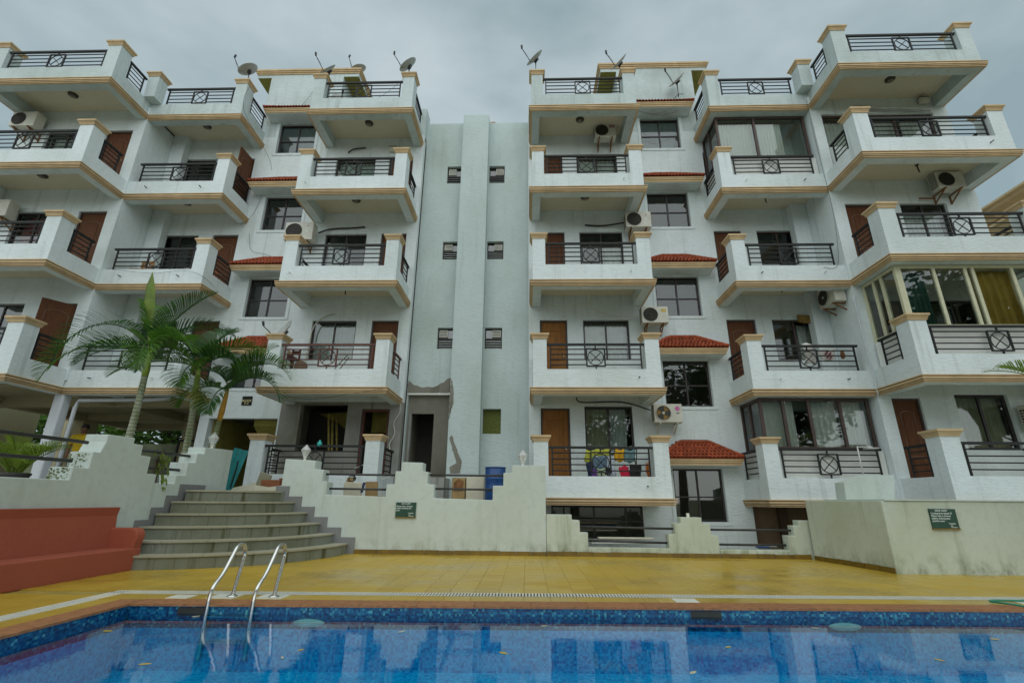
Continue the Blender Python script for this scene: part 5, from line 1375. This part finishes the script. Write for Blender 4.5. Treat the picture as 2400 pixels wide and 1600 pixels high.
wire([(11.8, 11.95, 12.62), (12.5, 11.9, 12.5), (13.2, 11.9, 12.48), (14.0, 11.9, 12.40)], 'grey cable bundle above the wide third-floor window at the far right', .05, 'dish_grey')
wire([(12.9, 11.95, 9.30), (13.3, 11.9, 9.26)], 'pipe stub beside the rusty air conditioner at the far right', .025, 'rust')
wire([(-5.05, 12.0, 14.5), (-5.9, 13.2, 14.9), (-6.5, 13.38, 14.2), (-7.1, 13.38, 14.0)], 'wire sagging across the left stair head')
wire([(-2.1, 12.1, 14.45), (-3.2, 12.8, 14.25), (-4.4, 13.4, 14.4)], 'wire from the dish by the central wall to the stair head')
wire([(10.5, 11.99, 3.6), (10.47, 11.99, 5.0), (10.46, 11.99, 6.3)], 'grey pipe rising at the corner of the right wings', .02, 'column_white')
wire([(1.86, 13.72, 1.8), (1.85, 13.72, 5.0), (1.86, 13.72, 9.0)], 'thin pipe rising beside the central wall on the right', .018, 'column_white')
wire([(-4.75, 13.3, 4.9), (-4.7, 13.35, 5.9), (-4.4, 13.36, 6.3), (-4.1, 13.38, 6.4)], 'white hose looping beside the first-floor window left of the centre', .02, 'ac_white')

# floating leaves
lf = [(-2.0, 4.75, 'y'), (-.05, 4.30, 'y'), (-.1, 4.1, 'p'), (.6, 4.9, 'p'), (1.9, 5.2, 'p'), (1.55, 4.32, 'y'), (3.4, 4.6, 'y'), (4.9, 4.35, 'y'), (4.5, 5.3, 'p'), (5.9, 5.0, 'y'), (-1.6, 5.35, 'p'), (-1.0, 3.9, 'y'), (2.9, 3.95, 'p'), (6.5, 4.7, 'y')]
for i, (x, y, kd) in enumerate(lf):
    a = random.uniform(0, 3); mb = MB(); s_ = random.uniform(.020, .034); z = WATER+.004
    pts = [(math.cos(t_)*s_*(1+.35*math.cos(2*t_)), math.sin(t_)*s_*.5, 0) for t_ in [j*math.pi/5 for j in range(10)]]
    mb.prism([(p[0], p[1]) for p in pts], lambda x_, y_: (x_, y_, 0), lambda x_, y_: (x_, y_, .003+.08*x_*x_)); mb.xform(Matrix.Translation((x, y, z)) @ Matrix.Rotation(a, 4, 'Z'))
    o = mb.build('floating_leaf', 'yellow_leaf' if kd == 'y' else 'pale_leaf')
    where = ['near the left side of the pool', 'in the middle of the pool, nearer the front', 'beside the yellow leaf in the middle of the pool', 'a little right of the ladder', 'close under the coping in the middle', 'right of the middle, near the picture bottom', 'in front of the low stepped wall', 'below the right underwater light', 'just in front of the right underwater light', 'near the mirrored green notice', 'against the pool wall left of the ladder', 'at the picture bottom below the ladder', 'at the picture bottom right of the middle', 'near the right picture edge'][i]
    tag(o, ('yellow' if kd == 'y' else 'pale')+' leaf afloat '+where, 'leaf', ('yellow' if kd == 'y' else 'pale')+' leaves on the water')
# ------------------------------------------------------------------ palms
def frond(root_pt, az, el, Ln, droop, parent, mat='palm_leaf', leaf=.52, nl=46, name='frond', wdt=.034, twist=0, rise=.75):
    d = Vector((math.cos(az)*math.cos(el), math.sin(az)*math.cos(el), math.sin(el)))
    pts = [Vector(root_pt)]; n = 18; dirs = [d.copy()]
    e = el
    for i in range(n):
        f = (i+1)/n
        e2 = el-droop*(f**1.35)
        dd = Vector((math.cos(az)*math.cos(e2), math.sin(az)*math.cos(e2), math.sin(e2)))
        pts.append(pts[-1]+dd*Ln/n); dirs.append(dd)
    mb = MB(); mb.tube(pts, [.018*(1-.85*i/n)+.002 for i in range(n+1)], 5)
    side0 = Vector((-math.sin(az), math.cos(az), 0))
    for i in range(nl):
        f = .16+.84*i/(nl-1); idx = f*n; i0 = min(int(idx), n-1); p = pts[i0].lerp(pts[i0+1], idx-i0); dd = dirs[i0]
        up = side0.cross(dd).normalized()*-1
        if up.z < 0 and abs(dd.z) < .95: up = -up
        ll = leaf*(math.sin(math.pi*min(1, (f*.92+.10)))**.7)*random.uniform(.9, 1.06)+.06
        for sg in (1, -1):
            vv = (side0*sg*(1.0-.45*f)+dd*(.45+.5*f)+up*(rise-.45*f)+Vector((random.uniform(-.06, .06), random.uniform(-.06, .06), random.uniform(-.06, .06)))).normalized()
            wv = vv.cross(up).normalized()*wdt*.5*(1.1-.5*f)
            m1 = p+vv*ll*.5; m2 = p+vv*ll*.82+Vector((0, 0, -.10*ll)); tp = p+vv*ll*.98+Vector((0, 0, -.26*ll))
            b0 = len(mb.v)
            mb.v += [tuple(q) for q in (p-wv*.5, p+wv*.5, m1+wv, m1-wv, m2+wv*.7, m2-wv*.7, tp)]
            mb.f += [(b0, b0+1, b0+2, b0+3), (b0+3, b0+2, b0+4, b0+5), (b0+5, b0+4, b0+6)]
    return mb.build(name, mat, parent)
def palm(base, crown, label, fr, r0=.085, shaft=None, shaft_mat='crown_shaft', ringed=True, mats=('palm_leaf', 'palm_leaf_light')):
    r_ = thing('palm_tree', label, 'palm tree', 'palms in front of the left wing')
    b, c_ = Vector(base), Vector(crown); sh = shaft or .5
    n = 40; pts = []; rs = []
    top = b.lerp(c_, 1-sh/(c_-b).length)
    for i in range(n+1):
        t_ = i/n; p = b.lerp(top, t_); p.x += .05*math.sin(t_*2.6); pts.append(p); rs.append(r0*(1.12-.30*t_)*(1.05 if i % 4 == 0 else 1.0))
    MB().tube(pts, rs, 12).build('trunk', 'palm_trunk', r_, smooth=True)
    c2 = c_.copy()
    MB().tube([pts[-1], pts[-1].lerp(c2, .3), pts[-1].lerp(c2, .75), c2+Vector((0, 0, .15))], [r0*.85, r0*1.0, r0*.75, r0*.35], 12).build('crown_shaft', shaft_mat, r_, smooth=True)
    for i, (az, el, Ln, dr) in enumerate(fr):
        frond(c2+Vector((random.uniform(-.03, .03), random.uniform(-.03, .03), random.uniform(-.05, .12))), R(az), R(el), Ln, dr, r_, mats[i % len(mats)] if el < 85 else 'palm_leaf_light', name='frond', nl=46 if Ln > 1 else 26)
    return r_
palm((-6.32, 9.5, 1.2), (-6.28, 9.5, 3.95), 'tall palm with arching fronds at the left, nearest the man in yellow', [(178, 56, 2.70, 2.15), (188, 28, 2.45, 1.75), (12, 74, 1.9, .7), (150, 80, 1.7, 1.2), (35, 52, 1.7, 1.2), (-58, 22, 1.35, 2.2), (100, 60, 1.8, 1.2), (-20, 36, 1.5, 1.5), (215, 10, 1.3, 1.2), (-5, 10, 1.25, 1.3)], r0=.070)
# unopened spear leaf
sp_par = [o for o in bpy.data.objects if o.name.startswith('palm_tree')][-1]
MB().tube([(-6.30, 9.5, 4.0), (-6.42, 9.48, 4.6), (-6.55, 9.46, 5.1), (-6.62, 9.45, 5.5), (-6.66, 9.45, 5.85)], [.03, .06, .13, .10, .006], 6, squash=.35).build('spear_leaf', 'yellow_palm', sp_par)
palm((-5.62, 10.3, 1.2), (-5.72, 10.3, 3.80), 'middle palm with slender green trunk before the block entrance', [(85, 74, 1.7, .9), (8, 58, 1.75, 2.0), (182, 44, 1.7, 1.9), (200, 14, 1.8, 1.0), (-15, 36, 1.4, 1.7), (130, 62, 1.6, 1.2), (168, 66, 1.8, 1.5), (-75, 16, 1.1, 2.0)], r0=.068, shaft=.62)
palm((-5.40, 10.62, 1.2), (-5.16, 10.62, 3.45), 'short leaning palm with orange crown shaft next to the stairs', [(2, 60, 1.75, 2.1), (-10, 36, 1.75, 1.9), (32, 70, 1.5, .7), (172, 58, 1.2, 1.5), (192, 22, 1.15, 1.8), (-78, 4, 1.15, 1.7), (70, 50, 1.2, 1.1)], r0=.062, shaft=.75, shaft_mat='orange_shaft', mats=('palm_leaf_light', 'palm_leaf'))
# fruit stalk on the middle palm
fs = MB().tube(smooth_path([(-5.66, 10.25, 3.2), (-5.5, 10.1, 3.36), (-5.35, 9.98, 3.32), (-5.30, 9.9, 3.1)]), .015, 5)
for i in range(34):
    p = Vector((-5.33, 9.95, 3.22)); q = p+Vector((random.uniform(-.28, .2), random.uniform(-.14, .14), random.uniform(-.42, .0)))
    fs.tube([p, p.lerp(q, .5)+Vector((0, 0, .03)), q], .009, 4)
o = fs.build('fruit_stalk', 'fruit_stalk', [x for x in bpy.data.objects if x.name.startswith('palm_tree')][-2])
# potted areca behind the side wall
pp = thing('potted_palm', 'bushy yellow-green potted palm behind the wall at the left edge', 'plant')
MB().lathe([(.17, 0), (.24, .22), (.26, .25), (.26, .29), (.22, .29), (.0, .26)], (-8.4, 9.5, 1.2), 18).build('pot', 'pot_dark', pp)
for i in range(13):
    a = i*2.4; frond((-8.4+.08*math.cos(a), 9.5+.08*math.sin(a), 1.45), a, R(random.uniform(55, 82)), random.uniform(.8, 1.2), random.uniform(.9, 1.8), pp, 'yellow_palm', leaf=.30, nl=22, wdt=.03)
# hanging vine over the left wall notch
vn = thing('hanging_plant', 'wilting yellow-green leafy plant hanging over the side wall notch', 'plant')
mb = MB(); st_ = MB()
for i in range(46):
    t_ = random.random(); c0 = Vector((-4.86+random.uniform(-.1, .08), 8.68+.16*t_+random.uniform(-.10, .10), 1.86-.58*t_))
    d = Vector((random.uniform(-.2, .5), random.uniform(-.5, .5), -1)).normalized()*random.uniform(.09, .16); sd = d.cross(Vector((1, 0, .2))).normalized()*random.uniform(.022, .04)
    mb.poly([c0, c0+d*.5+sd, c0+d, c0+d*.5-sd])
for i in range(9): st_.tube([(-4.95, 8.62+.03*i, 1.3), (-4.92, 8.6+random.uniform(0, .1), 1.7), (-4.86+random.uniform(-.05, .05), 8.65+random.uniform(0, .12), 1.86-.04*i)], .008, 4)
mb.build('leaves', 'vine_leaf', vn); st_.build('stems', 'bark', vn)

# palm just outside the frame on the right: a few frond tips reach into the picture
pr = thing('palm_tree', 'palm fronds reaching in from beyond the right picture edge', 'palm tree')
MB().tube([(10.6, 7.6, 0), (10.58, 7.6, 1.2), (10.6, 7.6, 2.2)], [.10, .09, .08], 12).build('trunk', 'palm_trunk', pr, smooth=True)
for az, el, Ln, dr in ((172, 62, 1.55, .9), (188, 12, 1.25, 1.2), (60, 60, 1.8, 1.2), (0, 50, 1.8, 1.4), (-60, 55, 1.8, 1.4), (110, 70, 1.8, 1.1), (-120, 35, 1.2, 1.4)):
    frond((10.6, 7.6, 2.25), R(az), R(el), Ln, dr, pr, 'yellow_palm', leaf=.5, nl=34)

# ------------------------------------------------------------------ trees and wall beyond the parking floor
def leaf_cloud(mb, c, rad, n, size, squash=.8):
    for i in range(n):
        while True:
            p = Vector((random.uniform(-1, 1), random.uniform(-1, 1), random.uniform(-1, 1)))
            if .35 < p.length < 1: break
        p = Vector((p.x*rad, p.y*rad, p.z*rad*squash))+c
        a = Vector((random.uniform(-1, 1), random.uniform(-1, 1), random.uniform(-.6, .6))).normalized(); b = a.cross(Vector((random.uniform(-1, 1), random.uniform(-1, 1), random.uniform(-1, 1)))).normalized()
        s = size*random.uniform(.6, 1.25)
        mb.poly([p-a*s, p-a*.2*s+b*s*.42, p+a*s, p-a*.2*s-b*s*.42])
def tree(x, y, z, h, rad, label, mat='tree_leaf', n=9, leaves=260, size=.16, group=None):
    r_ = thing('tree', label, 'tree', group)
    lm = MB()
    top = z+h
    lm.tube([(x, y, z), (x+.1, y, z+h*.3), (x-.05, y+.1, z+h*.6), (x, y, top-rad*.4)], [h*.032, h*.026, h*.018, h*.008], 9)
    cl = MB()
    for i in range(n):
        a = i*2.399; q = rad*random.uniform(.35, .85); c_ = Vector((x+q*math.cos(a), y+q*math.sin(a), top-rad*random.uniform(.2, 1.5)))
        lm.tube([(x, y, z+h*random.uniform(.3, .5)), ((x+c_.x)/2, (y+c_.y)/2, (z+h*.45+c_.z)/2), tuple(c_)], [h*.014, h*.009, h*.003], 6)
        leaf_cloud(cl, c_, rad*random.uniform(.36, .56), leaves, size)
    lm.build('trunk', 'bark', r_); cl.build('crown', mat, r_)
    return r_
for i, (x, y) in enumerate(((-20.5, 25), (-16.5, 24), (-13.2, 25), (-10.2, 24), (-24, 24))):
    tree(x, y, 1.2, random.uniform(5.2, 6.2), 2.6, ['first', 'second', 'third', 'fourth', 'hidden leftmost'][i]+' leafy tree from the left beyond the open parking floor', 'bright_leaf', n=9, leaves=330, size=.20, group='trees beyond the parking floor')
o = MB().box(-40, -4, 20.6, 20.8, 1.2, 3.25).build('boundary_wall', 'boundary_wall'); tag(o, 'low mossy boundary wall behind the parking columns', 'wall')
# parked metal gate and black frame in the parking bay
gt = thing('metal_gate_frame', 'black bent pipe frame standing in the parking bay', 'frame')
MB().tube(smooth_path([(-8.9, 14.6, 1.2), (-8.95, 14.6, 2.5), (-8.8, 14.6, 2.72), (-8.0, 14.6, 2.62), (-7.72, 14.6, 2.5), (-7.70, 14.6, 1.2)]), .035, 8).build('pipe', 'iron_black', gt, smooth=True)
o = MB().box(-9.5, -7.7, 16.4, 17.2, 1.2, 1.95).build('dark_crate', 'black_cloth'); tag(o, 'dark covered load in the shade of the parking bay', 'crate')
# trees on the camera's side of the pool (seen mirrored in the window panes)
for i, (x, y, h, q) in enumerate(((-11, -10, 11, 4.0), (-3.5, -15, 13, 4.6), (5.5, -13, 12, 4.4), (13.5, -11, 11.5, 4.2), (21, -13, 13, 4.8), (29, -5, 17, 5.0), (37, -10, 18, 5.4))):
    tree(x, y, -.05, h, q, 'broad leafy tree behind the viewer, mirrored in the glass, number from the left: '+['one', 'two', 'three', 'four', 'five', 'six', 'seven'][i], 'tree_leaf', n=14, leaves=300, size=.30, group='trees opposite the building')

# ------------------------------------------------------------------ neighbouring block at the far right
nb = thing('neighbour_building', 'cream building with moulded eaves showing at the right picture edge', 'building')
MB().box(19.05, 28, 14.6, 24, -.1, 10.95).build('wall', 'neighbour_wall', nb)
for z, dz in ((10.97, .45), (10.28, .35)):
    m_ = MB(); sweep(m_, [(28, 14.6), (19.05, 14.6), (19.05, 24)], [(-.02, dz), (.55, dz), (.55, dz-.08), (.42, dz-.12), (.40, dz-.2), (.18, dz-.32), (.15, -.02), (-.02, -.02)], z); m_.build('eaves_moulding', 'cornice_tan', nb)
MB().box(18.9, 28, 14.5, 24, 11.42, 11.5).build('roof', 'concrete_floor', nb)

# ------------------------------------------------------------------ man in the parking bay
def skin_mesh(name, verts, edges, radii, mat, parent=None, sub=2, root=0):
    me = bpy.data.meshes.new(name); me.from_pydata(verts, edges, []); me.update()
    o = bpy.data.objects.new(name, me); col.objects.link(o)
    md = o.modifiers.new('skin', 'SKIN'); md.use_smooth_shade = True
    sv = me.skin_vertices[0].data
    for i, r_ in enumerate(radii): sv[i].radius = r_ if isinstance(r_, tuple) else (r_, r_)
    sv[root].use_root = True
    s2 = o.modifiers.new('sub', 'SUBSURF'); s2.levels = sub; s2.render_levels = sub
    dg = bpy.context.evaluated_depsgraph_get(); ev = o.evaluated_get(dg); nm = bpy.data.meshes.new_from_object(ev)
    nm.name = name; nm.materials.clear(); nm.materials.append(MATS[mat])
    nm.polygons.foreach_set('use_smooth', [True]*len(nm.polygons))
    bpy.data.objects.remove(o); bpy.data.meshes.remove(me)
    return nm
PM = Matrix.Translation((-10.47, 12.95, 1.22)) @ Matrix.Rotation(R(28), 4, 'Z')
def person():
    # body: pelvis, spine, neck, head, arms, hands with fingers, legs; local frame looks to -Y, height 1.70
    V = [(0, 0, .92), (0, 0, 1.08), (0, -.01, 1.25), (0, 0, 1.40), (0, .005, 1.47), (0, -.015, 1.535), (0, -.02, 1.60), (0, -.012, 1.67)]
    E_ = [(i, i+1) for i in range(7)]
    Rr = [(.15, .11), (.145, .105), (.165, .115), (.13, .09), (.052, .055), (.068, .085), (.078, .10), (.060, .075)]
    for s in (1, -1):
        b = len(V)
        V += [(s*.17, 0, 1.385), (s*.205, .0, 1.22), (s*.225, .01, 1.09), (s*.22, -.05, .92), (s*.215, -.07, .84), (s*.212, -.08, .80)]
        E_ += [(3, b), (b, b+1), (b+1, b+2), (b+2, b+3), (b+3, b+4), (b+4, b+5)]
        Rr += [.062, .050, .042, .030, (.022, .038), (.020, .036)]
        for q, (dx, dy, ln) in enumerate(((0, -.033, .068), (0, -.012, .080), (0, .010, .074), (0, .030, .058))):
            k = len(V); V += [(s*.212, -.08+dy, .775), (s*.205, -.085+dy, .775-ln*.55), (s*.195, -.09+dy, .775-ln)]
            E_ += [(b+5, k), (k, k+1), (k+1, k+2)]; Rr += [.010, .009, .007]
        k = len(V); V += [(s*.20, -.125, .825), (s*.19, -.14, .785)]; E_ += [(b+4, k), (k, k+1)]; Rr += [.011, .009]
        b = len(V)
        V += [(s*.09, 0, .86), (s*.10, -.005, .68), (s*.10, -.01, .48), (s*.10, .02, .30), (s*.10, .02, .09), (s*.11, -.06, .04), (s*.115, -.15, .03)]
        E_ += [(0, b)]+[(b+i, b+i+1) for i in range(6)]
        Rr += [.092, .082, .060, .055, .040, (.042, .035), (.040, .025)]
    me = skin_mesh('person', V, E_, Rr, 'skin', sub=1)
    o = link('person', me); o.matrix_world = PM
    tag(o, 'man in a yellow polo shirt standing in the open parking floor', 'person')
    # shirt
    V2 = [(0, 0, .90), (0, 0, 1.05), (0, -.01, 1.25), (0, 0, 1.41), (0, .005, 1.445)]
    E2 = [(0, 1), (1, 2), (2, 3), (3, 4)]; R2_ = [(.165, .125), (.165, .125), (.182, .130), (.145, .10), (.07, .07)]
    for s in (1, -1):
        b = len(V2); V2 += [(s*.175, 0, 1.39), (s*.208, 0, 1.23), (s*.218, .005, 1.17)]; E2 += [(3, b), (b, b+1), (b+1, b+2)]; R2_ += [.080, .072, .070]
    link('polo_shirt', skin_mesh('polo_shirt', V2, E2, R2_, 'yellow_cloth'), o)
    V3 = [(0, 0, .95), (0, 0, .88)]; E3 = [(0, 1)]; R3 = [(.155, .115), (.15, .12)]
    for s in (1, -1):
        b = len(V3); V3 += [(s*.09, 0, .82), (s*.10, -.005, .66), (s*.10, -.01, .48), (s*.10, .02, .12)]; E3 += [(1, b), (b, b+1), (b+1, b+2), (b+2, b+3)]; R3 += [.105, .095, .078, .068]
    link('trousers', skin_mesh('trousers', V3, E3, R3, 'trousers'), o)
    hm = MB().lathe([(.098, 0), (.104, .03), (.098, .07), (.07, .105), (.0, .12)], (0, 0, 0), 18); hm.xform(Matrix.Translation((0, .012, 1.625)) @ Matrix.Rotation(-.22, 4, 'X') @ Matrix.Scale(1.14, 4, (0, 1, 0)) @ Matrix.Scale(.88, 4, (1, 0, 0))); hm.build('hair', 'hair', o, smooth=True)
    MB().prism([(-.012, 1.545), (.012, 1.545), (.005, 1.60), (-.005, 1.60)], lambda x, z: (x*.4, -.145+abs(x), z), lambda x, z: (x, -.10, z)).build('nose', 'skin', o)
    for s in (1, -1):
        MB().lathe([(0, -.006), (.011, 0), (0, .006)], (s*.032, -.118, 1.612), 8).build('eye', 'sign_print', o)
        MB().lathe([(0, -.003), (.006, 0), (0, .004)], (s*.032, -.127, 1.612), 8).build('pupil', 'hair', o)
        MB().box(s*.014, s*.052, -.126, -.110, 1.632, 1.640).build('eyebrow', 'hair', o)
        MB().prism([(-.02, 1.575), (.015, 1.57), (.02, 1.62), (-.015, 1.63)], lambda y, z: (s*.080, y, z), lambda y, z: (s*.094, y+.01, z)).build('ear', 'skin', o)
    MB().box(-.028, .028, -.128, -.108, 1.518, 1.530).build('moustache', 'hair', o)
    MB().box(-.024, .024, -.122, -.105, 1.500, 1.510).build('mouth', 'red_paint', o)
    cl = MB()
    for s in (1, -1): cl.prism([(0, 1.435), (s*.075, 1.445), (s*.085, 1.475), (s*.02, 1.46)], lambda x, z: (x, -.095-.02*(1-abs(x)/.08), z), lambda x, z: (x, -.07, z))
    cl.build('collar', 'yellow_cloth', o)
    return o
person()
